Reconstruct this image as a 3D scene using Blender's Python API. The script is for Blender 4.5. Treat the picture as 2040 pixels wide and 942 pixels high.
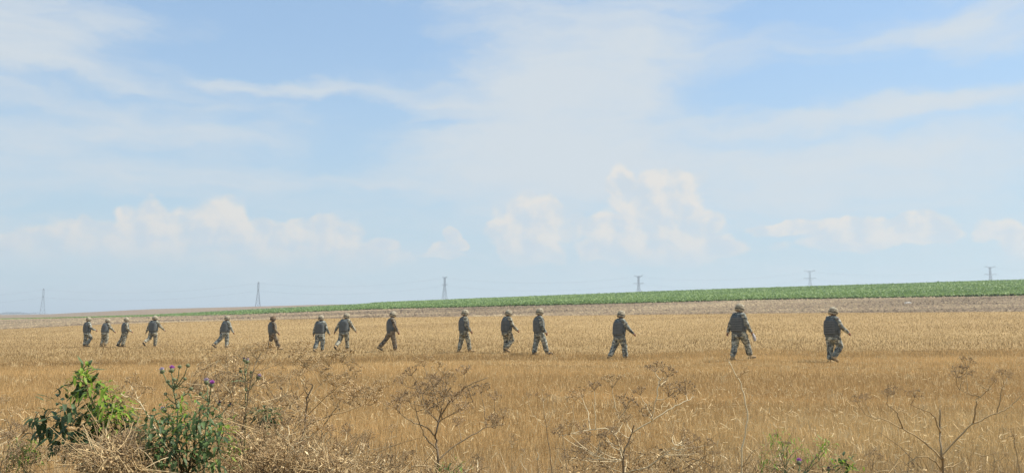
import bpy, bmesh, math, random
import numpy as np
from math import sin, cos, tan, atan, atan2, asin, radians, pi, sqrt, exp
from mathutils import Vector, Matrix, noise

for o in list(bpy.data.objects):
    bpy.data.objects.remove(o)
SC = bpy.context.scene
COL = SC.collection

# ------------------------------------------------------------------ camera
F, PW, PH, HOR, EYE = 1700.0, 2040, 942, 625.0, 1.65
TH = atan((HOR - PH / 2) / F)
cd = bpy.data.cameras.new('camera')
cam = bpy.data.objects.new('camera', cd)
COL.objects.link(cam)
cd.sensor_width = 36.0
cd.lens = F / PW * 36.0
cd.clip_start, cd.clip_end = 0.05, 20000
cam.location = (0, 0, EYE)
cam.rotation_euler = (pi / 2 + TH, 0, 0)
SC.camera = cam

# ------------------------------------------------------------------ light, sky, exposure
SUN_EL, SUN_AZ = radians(53), radians(78)          # azimuth from +Y towards +X
SKY_STRENGTH = 0.1
ld = bpy.data.lights.new('sun', 'SUN')
ld.energy, ld.angle, ld.color = 4.2, radians(0.55), (1.0, 0.95, 0.87)
sun = bpy.data.objects.new('sun', ld)
COL.objects.link(sun)
sdir = Vector((cos(SUN_EL) * sin(SUN_AZ), cos(SUN_EL) * cos(SUN_AZ), sin(SUN_EL)))
sun.rotation_euler = sdir.to_track_quat('Z', 'Y').to_euler()
SC.view_settings.view_transform = 'Standard'
SC.view_settings.look = 'None'
EXPO = 0.62
SC.view_settings.exposure = EXPO
SC.view_settings.gamma = 1.0
SC.cycles.use_denoising = True
SC.cycles.max_bounces = 6
SC.cycles.diffuse_bounces = 3
SC.cycles.transmission_bounces = 4
SC.cycles.volume_bounces = 0


def srgb(r, g, b):
    def f(c):
        c /= 255.0
        return c / 12.92 if c <= 0.04045 else ((c + 0.055) / 1.055) ** 2.4
    return (f(r), f(g), f(b), 1.0)


def ray(px, py):
    u, v = (px - PW / 2) / F, (PH / 2 - py) / F
    return u, cos(TH) - v * sin(TH), sin(TH) + v * cos(TH)


def at(px, py, d):
    x, y, z = ray(px, py)
    k = d / y
    return Vector((x * k, d, EYE + z * k))


class NT:
    """small helper round a node tree"""
    def __init__(s, tree):
        s.t, s.n, s.l = tree, tree.nodes, tree.links
        s.n.clear()

    def node(s, typ, **kw):
        nd = s.n.new(typ)
        for k, v in kw.items():
            setattr(nd, k, v)
        return nd

    def put(s, sock, v):
        if isinstance(v, bpy.types.NodeSocket):
            s.l.new(v, sock)
        elif v is not None:
            if sock.type == 'RGBA' and len(v) == 3:
                v = tuple(v) + (1.0,)
            sock.default_value = v

    def math(s, op, a, b=None, c=None, clamp=False):
        nd = s.node('ShaderNodeMath', operation=op, use_clamp=clamp)
        s.put(nd.inputs[0], a)
        if b is not None: s.put(nd.inputs[1], b)
        if c is not None: s.put(nd.inputs[2], c)
        return nd.outputs[0]

    def vec(s, op, a, b=None, c=None, out=0):
        nd = s.node('ShaderNodeVectorMath', operation=op)
        s.put(nd.inputs[0], a)
        if b is not None: s.put(nd.inputs[1], b)
        if c is not None: s.put(nd.inputs[2], c)
        return nd.outputs[out]

    def comb(s, x, y, z=0.0):
        nd = s.node('ShaderNodeCombineXYZ')
        for i, v in enumerate((x, y, z)): s.put(nd.inputs[i], v)
        return nd.outputs[0]

    def sep(s, v):
        nd = s.node('ShaderNodeSeparateXYZ')
        s.put(nd.inputs[0], v)
        return nd.outputs

    def noise(s, vec, scale, detail=4, rough=0.55, out='Fac', dist=0.0):
        nd = s.node('ShaderNodeTexNoise')
        s.put(nd.inputs['Vector'], vec)
        nd.inputs['Scale'].default_value = scale
        nd.inputs['Detail'].default_value = detail
        nd.inputs['Roughness'].default_value = rough
        nd.inputs['Distortion'].default_value = dist
        return nd.outputs[out]

    def ss(s, v, a, b, lo=0.0, hi=1.0, smooth=True):
        nd = s.node('ShaderNodeMapRange', interpolation_type='SMOOTHSTEP' if smooth else 'LINEAR')
        s.put(nd.inputs[0], v)
        for i, x in enumerate((a, b, lo, hi)): s.put(nd.inputs[i + 1], x)
        return nd.outputs[0]

    def mix(s, f, a, b, mode='MIX'):
        nd = s.node('ShaderNodeMix', data_type='RGBA', blend_type=mode)
        s.put(nd.inputs['Factor'], f)
        s.put(nd.inputs[6], a)
        s.put(nd.inputs[7], b)
        return nd.outputs[2]

    def ramp(s, f, stops, interp='LINEAR'):
        nd = s.node('ShaderNodeValToRGB')
        nd.color_ramp.interpolation = interp
        el = nd.color_ramp.elements
        while len(el) < len(stops): el.new(0.5)
        for e, (p, c) in zip(el, stops):
            e.position, e.color = p, (tuple(c) + (1.0,))[:4]
        s.put(nd.inputs[0], f)
        return nd.outputs[0]


# ---- sky: physical sky with thin cirrus and a row of cumulus low over the horizon
world = bpy.data.worlds.new('World')
SC.world = world
world.use_nodes = True
world.cycles.sampling_method = 'MANUAL'
world.cycles.sample_map_resolution = 256
w = NT(world.node_tree)
sky = w.node('ShaderNodeTexSky', sky_type='NISHITA', sun_disc=False)
sky.sun_elevation, sky.sun_rotation = SUN_EL, SUN_AZ
sky.altitude, sky.air_density, sky.dust_density, sky.ozone_density = 100, 1.0, 0.2, 2.0
SKS = F / 100.0                                     # 1 unit = 100 photo pixels near the axis


def skyp(px, py):
    x, y, z = ray(px, py)
    return atan2(x, y) * SKS, atan2(z, sqrt(x * x + y * y)) * SKS


gen = w.node('ShaderNodeTexCoord').outputs['Generated']
gx, gy, gz = w.sep(gen)
P = w.comb(w.math('MULTIPLY', w.math('ARCTAN2', gx, gy), SKS), w.math('MULTIPLY', w.math('ARCSINE', gz), SKS))
wn = w.noise(w.vec('MULTIPLY', P, (0.35, 0.7, 1)), 1.0, 5, 0.6, 'Color')
Pc = w.vec('MULTIPLY_ADD', w.vec('SUBTRACT', wn, (0.5, 0.5, 0.5)), (3.0, 1.2, 0), P)
streak = w.noise(w.vec('MULTIPLY', Pc, (0.22, 1.1, 1)), 1.0, 6, 0.6)
fine = w.noise(w.vec('MULTIPLY', Pc, (0.9, 3.4, 1)), 1.0, 5, 0.6)


def blob(Pv, px, py, rx, ry, ang=0.0, soft=(1.15, 0.1)):
    cx, cy = skyp(px, py)
    d = w.vec('SUBTRACT', Pv, (cx, cy, 0))
    if ang:
        nd = w.node('ShaderNodeVectorRotate', rotation_type='Z_AXIS')
        w.put(nd.inputs['Vector'], d)
        nd.inputs['Angle'].default_value = radians(-ang)
        d = nd.outputs[0]
    L = w.vec('LENGTH', w.vec('MULTIPLY', d, (100.0 / rx, 100.0 / ry, 0)), out=1)
    return w.ss(L, soft[0], soft[1]) if soft else L


cir = w.math('MULTIPLY_ADD', streak, 0.9, -0.08)
CIRRUS = [  # px, py, rx, ry, weight, tilt
    (1120, 230, 420, 230, 0.55, 8), (1180, 110, 330, 140, 0.25, 20), (1030, 330, 420, 90, 0.3, 4),
    (60, 70, 230, 110, 0.55, 0), (140, 150, 420, 26, 0.25, -4), (600, 168, 400, 24, 0.42, -3), (440, 152, 130, 26, 0.28, -12),
    (120, 250, 360, 80, 0.26, -2), (100, 350, 420, 60, 0.2, 0), (520, 360, 420, 40, 0.2, 0), (330, 300, 200, 40, -0.2, 0), (450, 270, 260, 26, 0.2, -4),
    (440, 52, 90, 30, 0.4, 8), (1830, 60, 300, 42, 0.5, 7), (1960, 85, 190, 30, 0.35, 7),
    (1800, 215, 480, 34, 0.48, 2), (1640, 330, 620, 90, 0.5, 0), (1500, 420, 700, 60, 0.2, 0), (900, 60, 260, 60, 0.25, 18),
    (640, 60, 360, 95, -0.95, 0), (420, 120, 300, 40, -0.4, 0), (700, 290, 150, 60, -0.4, 20), (760, 215, 170, 40, -0.35, 0),
    (1640, 150, 330, 60, -0.5, 4), (1620, 15, 200, 40, -0.4, 0), (1950, 150, 230, 36, -0.5, 2), (880, 250, 90, 22, -0.35, 6),
    (1750, 265, 300, 18, -0.25, 2), (180, 175, 190, 14, -0.3, 0), (60, 215, 160, 16, -0.2, 0), (300, 420, 300, 20, -0.3, 0), (700, 390, 200, 26, -0.15, 0),
]
for px, py, rx, ry, wt, an in CIRRUS:
    cir = w.math('MULTIPLY_ADD', blob(Pc, px, py, rx, ry, an), wt, cir)
cir = w.math('MULTIPLY_ADD', w.math('SUBTRACT', fine, 0.5), 0.8, cir)
cir = w.ss(cir, 0.02, 1.12)

# cumulus: ellipses with a puffy, noise-broken rim
pn = w.noise(w.vec('MULTIPLY', P, (1.0, 1.2, 1)), 1.3, 7, 0.6, 'Color')
vor = w.node('ShaderNodeTexVoronoi', feature='SMOOTH_F1')
w.put(vor.inputs['Vector'], w.vec('MULTIPLY_ADD', pn, (0.5, 0.5, 0), P))
vor.inputs['Scale'].default_value = 2.6
vor.inputs['Smoothness'].default_value = 0.4
Pq = w.vec('MULTIPLY_ADD', w.vec('SUBTRACT', pn, (0.5, 0.5, 0.5)), (0.55, 0.42, 0), P)
CUMULUS = [
    (30, 510, 120, 40), (180, 500, 120, 50), (240, 480, 90, 36), (350, 475, 110, 55), (425, 450, 62, 48), (440, 500, 160, 45),
    (530, 480, 110, 36), (610, 490, 90, 42), (700, 515, 110, 28), (640, 455, 70, 26), (768, 484, 26, 14),
    (880, 496, 20, 14), (902, 470, 20, 16), (918, 488, 22, 14), (890, 508, 44, 9), (1010, 465, 42, 34), (1075, 440, 76, 52), (1060, 495, 66, 34), (1240, 365, 34, 36), (1330, 372, 60, 40), (1290, 405, 80, 40),
    (1250, 455, 70, 40), (1330, 455, 90, 40), (1220, 495, 70, 26), (1330, 505, 90, 26), (1430, 490, 50, 22),
    (1580, 455, 66, 12), (1700, 456, 110, 20), (1800, 447, 80, 26), (1840, 470, 50, 18), (1690, 482, 110, 16), (1985, 455, 36, 20), (2140, 470, 100, 34),
    (-200, 490, 150, 50), (2500, 460, 160, 60), (3000, 480, 200, 50), (-900, 470, 200, 60), (-500, 500, 180, 40),
]
cum = None
for px, py, rx, ry in CUMULUS:
    L = blob(Pq, px, py, rx, ry, 0, None)
    cum = L if cum is None else w.math('MINIMUM', cum, L)
cum = w.math('MULTIPLY_ADD', vor.outputs['Distance'], 0.75, cum)
body = w.ss(cum, 1.66, 1.30)
py_ = w.sep(P)[1]
base_fade = w.ss(py_, skyp(1020, 560)[1], skyp(1020, 490)[1])
puff = w.noise(w.vec('MULTIPLY_ADD', pn, (0.25, 0.25, 0), P), 1.9, 4, 0.5)
puff2 = w.noise(w.vec('ADD', w.vec('MULTIPLY_ADD', pn, (0.25, 0.25, 0), P), (0.16, 0.20, 0)), 1.9, 4, 0.5)
lit = w.ss(w.math('SUBTRACT', puff2, puff), 0.20, -0.20)
edge = w.ss(cum, 1.58, 0.75, 0.0, 1.0)                 # deep inside a cloud the tops give way to the shaded body
lit = w.math('MULTIPLY', lit, w.ss(py_, skyp(1020, 560)[1], skyp(1020, 430)[1], 0.35, 1.0))
lit = w.math('MULTIPLY_ADD', w.math('SUBTRACT', 1.0, edge), 0.18, lit, clamp=True)
cum_a = w.math('MULTIPLY', body, w.math('MULTIPLY', base_fade, w.ss(puff, 0.22, 0.55, 0.5, 0.92)), clamp=True)

K = 1.0 / SKY_STRENGTH / 2 ** EXPO
def sk(r, g, b):
    c = srgb(r, g, b)
    return (c[0] * K, c[1] * K, c[2] * K, 1)
base = w.mix(1.0, sky.outputs[0], (0.99, 1.08, 1.06, 1), 'MULTIPLY')
hz = w.ss(py_, 6.0, 0.0)
base = w.mix(0.45, base, sk(163, 199, 238))
base = w.mix(w.math('MULTIPLY', hz, 0.85), base, sk(184, 207, 220))
col = w.mix(w.math('MULTIPLY_ADD', cir, 0.82, 0.10), base, sk(213, 221, 227))
ccol = w.mix(lit, sk(205, 216, 225), sk(232, 228, 222))
col = w.mix(cum_a, col, ccol)
bg = w.node('ShaderNodeBackground')
w.put(bg.inputs[0], col)
bg.inputs[1].default_value = SKY_STRENGTH
wo = w.node('ShaderNodeOutputWorld')
w.l.new(bg.outputs[0], wo.inputs[0])

# ------------------------------------------------------------------ materials
def material(name):
    m = bpy.data.materials.new(name)
    m.use_nodes = True
    t = NT(m.node_tree)
    b = t.node('ShaderNodeBsdfPrincipled')
    o = t.node('ShaderNodeOutputMaterial')
    t.l.new(b.outputs[0], o.inputs[0])
    b.inputs['Specular IOR Level'].default_value = 0.25
    return m, t, b, o


def ramped(name, stops, scale=8.0, rough=0.85, coord='Object', bump=0.0, bscale=60, stretch=(1, 1, 1), rnd=0.0, trans=0.0, spec=0.25, detail=5):
    m, t, b, o = material(name)
    co = t.node('ShaderNodeTexCoord').outputs[coord]
    if rnd:
        oi = t.node('ShaderNodeObjectInfo').outputs['Random']
        co = t.vec('ADD', co, t.vec('MULTIPLY', t.comb(oi, oi, oi), (37.0, 91.0, 53.0)))
    v = t.vec('MULTIPLY', co, stretch)
    c = t.ramp(t.noise(v, scale, detail, 0.6), stops)
    if rnd:
        c = t.mix(1.0, c, t.ramp(oi, [(0, (1 - rnd,) * 3), (1, (1 + rnd,) * 3)]), 'MULTIPLY')
    t.put(b.inputs['Base Color'], c)
    b.inputs['Roughness'].default_value = rough
    b.inputs['Specular IOR Level'].default_value = spec
    if bump:
        bp = t.node('ShaderNodeBump')
        bp.inputs['Strength'].default_value = bump
        t.put(bp.inputs['Height'], t.noise(v, bscale, 4, 0.6))
        t.l.new(bp.outputs[0], b.inputs['Normal'])
    if trans:
        tr = t.node('ShaderNodeBsdfTranslucent')
        t.put(tr.inputs[0], c)
        mx = t.node('ShaderNodeMixShader')
        mx.inputs[0].default_value = trans
        t.l.new(b.outputs[0], mx.inputs[1])
        t.l.new(tr.outputs[0], mx.inputs[2])
        t.l.new(mx.outputs[0], o.inputs[0])
    return m


def colour_attr(name, trans=0.25, rough=0.8, jitter=0.0):
    """material whose colour is the mesh's own per-piece colour"""
    m, t, b, o = material(name)
    c = t.node('ShaderNodeAttribute', attribute_name='tint').outputs['Color']
    t.put(b.inputs['Base Color'], c)
    b.inputs['Roughness'].default_value = rough
    tr = t.node('ShaderNodeBsdfTranslucent')
    t.put(tr.inputs[0], c)
    mx = t.node('ShaderNodeMixShader')
    mx.inputs[0].default_value = trans
    t.l.new(b.outputs[0], mx.inputs[1])
    t.l.new(tr.outputs[0], mx.inputs[2])
    t.l.new(mx.outputs[0], o.inputs[0])
    return m


# ------------------------------------------------------------------ mesh helpers
def tag(o, label=None, cat=None, group=None, kind=None):
    if label: o['label'] = label
    if cat: o['category'] = cat
    if group: o['group'] = group
    if kind: o['kind'] = kind
    return o


def link(name, me, mat=None, parent=None):
    o = bpy.data.objects.new(name, me)
    COL.objects.link(o)
    if mat is not None and me is not None and not me.materials:
        me.materials.append(mat)
    if parent is not None:
        o.parent = parent
    return o


def empty(name, loc=(0, 0, 0), rz=0.0):
    o = bpy.data.objects.new(name, None)
    COL.objects.link(o)
    o.location, o.rotation_euler = loc, (0, 0, rz)
    o.empty_display_size = 0.2
    return o


def np_mesh(name, verts, faces, tint=None, smooth=False):
    """verts (N,3), faces (M,k) arrays; tint (N,3)"""
    me = bpy.data.meshes.new(name)
    verts = np.ascontiguousarray(verts, dtype=np.float32)
    faces = np.ascontiguousarray(faces, dtype=np.int32)
    k = faces.shape[1]
    me.vertices.add(len(verts))
    me.vertices.foreach_set('co', verts.ravel())
    me.loops.add(faces.size)
    me.loops.foreach_set('vertex_index', faces.ravel())
    me.polygons.add(len(faces))
    me.polygons.foreach_set('loop_start', np.arange(0, faces.size, k, dtype=np.int32))
    me.polygons.foreach_set('loop_total', np.full(len(faces), k, dtype=np.int32))
    if smooth:
        me.polygons.foreach_set('use_smooth', np.ones(len(faces), dtype=bool))
    if tint is not None:
        at_ = me.color_attributes.new('tint', 'FLOAT_COLOR', 'POINT')
        c = np.ones((len(verts), 4), dtype=np.float32)
        c[:, :3] = tint
        at_.data.foreach_set('color', c.ravel())
    me.update(calc_edges=True)
    return me


class MB:
    """collects tubes, boxes and faces for one mesh"""
    def __init__(s): s.v, s.f = [], []

    def tube(s, pts, rad, n=5, cap=True, squash=1.0, up=None):
        pts = [Vector(p) for p in pts]
        m = len(pts)
        if not hasattr(rad, '__len__'): rad = [rad] * m
        base = len(s.v)
        ref = Vector(up) if up else None
        for i, p in enumerate(pts):
            d = (pts[min(i + 1, m - 1)] - pts[max(i - 1, 0)])
            d = d.normalized() if d.length > 1e-9 else Vector((0, 0, 1))
            if ref is None:
                ref = Vector((1, 0, 0)) if abs(d.x) < 0.8 else Vector((0, 1, 0))
            a = (ref - d * ref.dot(d))
            a = a.normalized() if a.length > 1e-6 else d.orthogonal().normalized()
            b = d.cross(a)
            if up is None: ref = a
            for k in range(n):
                an = 2 * pi * k / n
                s.v.append(p + (a * cos(an) + b * (sin(an) * squash)) * rad[i])
        for i in range(m - 1):
            for k in range(n):
                k2 = (k + 1) % n
                s.f.append((base + i * n + k, base + i * n + k2, base + (i + 1) * n + k2, base + (i + 1) * n + k))
        if cap:
            s.f.append(tuple(base + k for k in reversed(range(n))))
            s.f.append(tuple(base + (m - 1) * n + k for k in range(n)))
        return s

    def box(s, c, size, rot=None):
        base = len(s.v)
        c = Vector(c)
        for x in (-.5, .5):
            for y in (-.5, .5):
                for z in (-.5, .5):
                    p = Vector((x * size[0], y * size[1], z * size[2]))
                    s.v.append(c + (rot @ p if rot else p))
        for q in ((0, 1, 3, 2), (4, 6, 7, 5), (0, 4, 5, 1), (2, 3, 7, 6), (0, 2, 6, 4), (1, 5, 7, 3)):
            s.f.append(tuple(base + i for i in q))
        return s

    def rings(s, rings, close=True, cap=True):
        base, n = len(s.v), len(rings[0])
        for r in rings: s.v.extend(Vector(p) for p in r)
        for i in range(len(rings) - 1):
            for k in range(n if close else n - 1):
                k2 = (k + 1) % n
                s.f.append((base + i * n + k, base + i * n + k2, base + (i + 1) * n + k2, base + (i + 1) * n + k))
        if cap:
            s.f.append(tuple(base + k for k in reversed(range(n))))
            s.f.append(tuple(base + (len(rings) - 1) * n + k for k in range(n)))
        return s

    def face(s, pts):
        base = len(s.v)
        s.v.extend(Vector(p) for p in pts)
        s.f.append(tuple(range(base, base + len(pts))))
        return s

    def mesh(s, name, mat=None, smooth=False):
        me = bpy.data.meshes.new(name)
        me.from_pydata([tuple(p) for p in s.v], [], s.f)
        if smooth:
            me.polygons.foreach_set('use_smooth', [True] * len(me.polygons))
        if mat: me.materials.append(mat)
        me.update()
        return me

    def build(s, name, mat, parent=None, smooth=False):
        return link(name, s.mesh(name, mat, smooth), mat, parent)


# ------------------------------------------------------------------ the lie of the land
# one row per soldier: x of the body, top of helmet, feet, and the smoothed height used for the distance
SOL = [(172, 632, 688, 56.5), (208, 635, 688, 56.5), (248, 633, 688, 57), (304, 629, 688.5, 59), (448, 629, 692, 62), (542, 630, 694, 65),
       (637, 628.5, 697, 68), (685, 625, 694, 69.5), (779, 621, 695.5, 74.5), (924, 617.5, 697.5, 79.5), (1009, 618, 698.5, 82),
       (1074, 615, 703.5, 87.5), (1234, 620, 711.5, 93), (1473, 606, 712, 105), (1660, 613, 717, 105)]
SOL = [(a, b, c + 0.045 * h, h) for a, b, c, h in SOL]
S_D = [1.80 * F / (s[3] * 1.045) for s in SOL]


def slope(row):
    v = (PH / 2 - row) / F
    return (sin(TH) + v * cos(TH)) / (cos(TH) - v * sin(TH))


slope_v = np.vectorize(slope)
XS = [s[0] for s in SOL]


def tab(px, xs, ys): return np.interp(px, xs, ys)


def controls(px):
    px = np.asarray(px, dtype=float)
    ds = tab(px, [-400] + XS + [2040, 2500], [64] + S_D + [27.5, 27])
    rs = tab(px, [-400] + XS + [2040], [692] + [s[2] for s in SOL] + [721])
    de = tab(px, [-700, 0, 500, 1020, 1520, 2040, 2740], [135, 118, 104, 90, 82, 76, 72])
    re = tab(px, [-700, 0, 140, 300, 480, 730, 1120, 1520, 2040, 2740], [668, 656, 649, 643, 638, 632.5, 628.5, 624, 620.5, 616])
    dg = tab(px, [-700, 0, 1020, 2040, 2740], [260, 215, 152, 122, 112])
    rg = tab(px, [-700, 0, 140, 300, 480, 740, 1120, 1520, 1720, 2040, 2740], [638, 636, 633.3, 630.5, 626.5, 616.3, 607.5, 597.3, 594, 589, 580])
    dc = tab(px, [-700, 0, 300, 700, 1020, 2040, 2740], [800, 720, 620, 500, 430, 330, 310])
    rc = tab(px, [-700, 0, 100, 300, 480, 600, 720, 820, 1320, 1520, 2040, 2740], [628, 627.8, 625.3, 615.6, 611, 608.2, 605, 601, 583, 577, 562, 545])
    fr = tab(px, [-700, 0, 300, 520, 640, 780, 2740], [0.10, 0.10, 0.22, 0.5, 0.72, 0.985, 0.985])
    dgt = dg + (dc - dg) * fr
    rgt = tab(px, [-700, 0, 140, 300, 480, 600, 720, 820, 1320, 1520, 2040, 2740], [637, 634.6, 631.5, 626.8, 618, 612, 606.3, 602.5, 584.8, 579, 564.2, 547])
    rc = rc + np.clip((px - 620) / 180, 0, 1) * 3.4
    rt = tab(px, [-700, 0, 87, 515, 886, 1272, 1613, 1972, 2740], [627.2, 626.8, 626.6, 613, 603, 600, 590, 582, 570])
    zz = lambda d, r: EYE + slope_v(r) * d
    zt = zz(1300, rt)
    n = px.shape[0]
    zs, ze = zz(ds, rs), zz(de, re)
    D = np.stack([np.zeros(n), np.full(n, 10.0), ds, de, dg, dgt, dc, np.full(n, 1300.0), np.full(n, 6000.0)], 1)
    Z = np.stack([np.zeros(n), np.zeros(n), zs, ze, zz(dg, rg), zz(dgt, rgt), zz(dc, rc), zt, np.minimum(zt, 1.0)], 1)
    # the line where the paler combine swath begins
    rp = tab(px, [-400, 0, 450, 1020, 1520, 2040], [676, 671, 665.5, 667.5, 669.5, 672])
    k = (ze - zs) / (de - ds)
    dp = np.clip((EYE - zs + k * ds) / (k - slope_v(rp)), ds + 3, de - 3)
    return D, Z, dp


def pchip(D, Z, d):
    h = np.diff(D, axis=1)
    m = np.diff(Z, axis=1) / h
    t = np.zeros_like(Z)
    a, b = m[:, :-1], m[:, 1:]
    w1, w2 = 2 * h[:, 1:] + h[:, :-1], h[:, 1:] + 2 * h[:, :-1]
    ok = a * b > 0
    with np.errstate(divide='ignore', invalid='ignore'):
        t[:, 1:-1] = np.where(ok, (w1 + w2) / (w1 / np.where(ok, a, 1) + w2 / np.where(ok, b, 1)), 0)
    t[:, 0], t[:, -1] = m[:, 0], m[:, -1]
    i = np.clip((d[:, None] >= D).sum(1) - 1, 0, D.shape[1] - 2)
    r = np.arange(len(d))
    hh = h[r, i]
    s = (d - D[r, i]) / hh
    s = np.clip(s, 0, 1)
    z0, z1, t0, t1 = Z[r, i], Z[r, i + 1], t[r, i] * hh, t[r, i + 1] * hh
    return (2 * s**3 - 3 * s**2 + 1) * z0 + (s**3 - 2 * s**2 + s) * t0 + (-2 * s**3 + 3 * s**2) * z1 + (s**3 - s**2) * t1


LIM = radians(50)


def az_px(phi):
    pc = np.clip(phi, -LIM, LIM)
    off = F * 1.004 * np.tan(pc)
    return PW / 2 + off * (1 - np.clip((np.abs(phi) - LIM) / (pi - LIM), 0, 1)), np.cos(pc)


def ground(x, y):
    x, y = np.atleast_1d(np.asarray(x, float)), np.atleast_1d(np.asarray(y, float))
    phi = np.arctan2(x, y)
    px, c = az_px(phi)
    d = np.hypot(x, y) * c
    D, Z, dp = controls(px)
    return pchip(D, Z, d)


def gz_(x, y): return float(ground(x, y)[0])


# ground sheets share their edges: verge | stubble | bare soil | crop | far fields
phis = np.concatenate([np.linspace(-pi, -LIM, 40, endpoint=False), np.linspace(-LIM, LIM, 320), np.linspace(LIM, pi, 41)[1:]])
gpx, gcos = az_px(phis)
gD, gZ, gdp = controls(gpx)
VERGE = 7.5


def sheet(name, pick0, pick1, nsub, mat, power=1.0):
    d0, d1 = pick0, pick1
    rows = []
    for k in range(nsub + 1):
        d = d0 + (d1 - d0) * (k / nsub) ** power
        z = pchip(gD, gZ, d)
        r = d / gcos
        rows.append(np.stack([r * np.sin(phis), r * np.cos(phis), z], 1))
    V = np.concatenate(rows)
    n = len(phis)
    i, k = np.meshgrid(np.arange(n - 1), np.arange(nsub), indexing='xy')
    a = (k * n + i).ravel()
    Fc = np.stack([a, a + 1, a + n + 1, a + n], 1)[:, ::-1]
    o = link(name, np_mesh(name, V, Fc, smooth=True), mat)
    return tag(o, kind='structure')


def field_mat(name, cols, sc, bump, bsc, stretch=(1, 1, 1)):
    m, t, b, o = material(name)
    g = t.node('ShaderNodeNewGeometry').outputs['Position']
    n1 = t.noise(t.vec('MULTIPLY', g, stretch), sc[0], 6, 0.62)
    n2 = t.noise(g, sc[1], 5, 0.7)
    c = t.ramp(t.math('ADD', t.math('MULTIPLY', n1, 0.55), t.math('MULTIPLY', n2, 0.45)), [(0.30, cols[0]), (0.5, cols[1]), (0.70, cols[2])])
    t.put(b.inputs['Base Color'], c)
    b.inputs['Roughness'].default_value = 0.95
    b.inputs['Specular IOR Level'].default_value = 0.1
    bp = t.node('ShaderNodeBump')
    bp.inputs['Strength'].default_value = bump
    bp.inputs['Distance'].default_value = 0.08
    t.put(bp.inputs['Height'], t.noise(g, bsc, 6, 0.75))
    t.l.new(bp.outputs[0], b.inputs['Normal'])
    return m


M_verge = field_mat('verge_soil', [srgb(92, 76, 52), srgb(120, 98, 64), srgb(150, 124, 82)], (0.9, 14), 0.6, 22)
M_stub = field_mat('stubble_soil', [srgb(150, 123, 82), srgb(168, 140, 95), srgb(182, 154, 108)], (0.12, 6), 0.7, 12, (0.3, 1, 1))
M_soil = field_mat('bare_soil', [srgb(100, 86, 66), srgb(128, 112, 86), srgb(152, 135, 103)], (0.22, 2.2), 1.0, 3.0, (0.2, 1, 1))
M_cropg = field_mat('crop_soil', [srgb(84, 106, 56), srgb(104, 130, 68), srgb(128, 150, 84)], (0.05, 0.7), 0.8, 1.5)
M_far = field_mat('far_soil', [srgb(112, 96, 80), srgb(132, 114, 94), srgb(146, 128, 102)], (0.004, 0.05), 0.3, 0.5, (0.4, 1, 1))
one = np.ones(len(phis))
sheet('roadside_verge', one * 0.02, one * VERGE, 14, M_verge)
sheet('stubble_field', one * VERGE, gD[:, 3], 46, M_stub, 1.5)
sheet('bare_soil_strip', gD[:, 3], gD[:, 4], 14, M_soil)
sheet('crop_field', gD[:, 4], gD[:, 5], 24, M_cropg)
sheet('distant_field', gD[:, 5], gD[:, 6] * 1.0, 16, M_far)
sheet('far_plain', gD[:, 6], one * 5900.0, 24, M_far, 1.8)

rng = np.random.default_rng(7)


# ---- stubble: every stalk is a blade of its own, all one mass nobody could count
def scatter(n, d0, d1, pxa=-260, pxb=2300, expo=1.0):
    """points over the wedge in front of the camera, density ~ d**-expo relative to even ground"""
    u = rng.random(n)
    k = 2.0 - expo
    d = (d0**k + (d1**k - d0**k) * u) ** (1 / k) if abs(k) > 1e-6 else d0 * (d1 / d0) ** u
    px = pxa + (pxb - pxa) * rng.random(n)
    a = (px - PW / 2) / F / 1.004
    return a * d, d, px


def fbm(x, y, seed, octs=4, rough=0.55):
    r = np.random.default_rng(seed)
    o = np.zeros_like(x)
    amp = tot = 0.0
    A = 1.0
    for i in range(octs):
        for j in range(3):
            th, ph = r.random() * 2 * pi, r.random() * 2 * pi
            f = 2.0**i * (0.8 + 0.5 * r.random())
            o += A * np.sin((x * cos(th) + y * sin(th)) * f + ph + 1.7 * np.sin((x * sin(th + 1) - y * cos(th + 1)) * f * 0.6 + ph * 2))
        tot += A * 2.0
        A *= rough
    return o / tot


def blades(name, x, y, z, h, wd, lean, tint, mat, kind='stuff', quad=False, droop=None):
    n = len(x)
    ang = rng.random(n) * 2 * pi
    la = rng.random(n) * 2 * pi
    L = lean * np.abs(rng.normal(0, 1, n))
    px_, py_ = np.cos(ang) * wd / 2, np.sin(ang) * wd / 2
    tx, ty = np.sin(L) * np.cos(la) * h, np.sin(L) * np.sin(la) * h
    tz = np.cos(L) * h
    if quad:
        V = np.stack([np.stack([x - px_, y - py_, z - 0.01], 1), np.stack([x + px_, y + py_, z - 0.01], 1),
                      np.stack([x + tx + px_ * .7, y + ty + py_ * .7, z + tz], 1), np.stack([x + tx - px_ * .7, y + ty - py_ * .7, z + tz], 1)], 1).reshape(-1, 3)
        k = 4
    else:
        V = np.stack([np.stack([x - px_, y - py_, z - 0.01], 1), np.stack([x + px_, y + py_, z - 0.01], 1), np.stack([x + tx, y + ty, z + tz], 1)], 1).reshape(-1, 3)
        k = 3
    Fc = np.arange(n * k).reshape(-1, k)
    o = link(name, np_mesh(name, V, Fc, tint=np.repeat(tint, k, axis=0)), mat)
    return tag(o, kind=kind)


def lin(*c): return np.array(srgb(*c)[:3])


M_straw = colour_attr('straw', 0.25)


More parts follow.
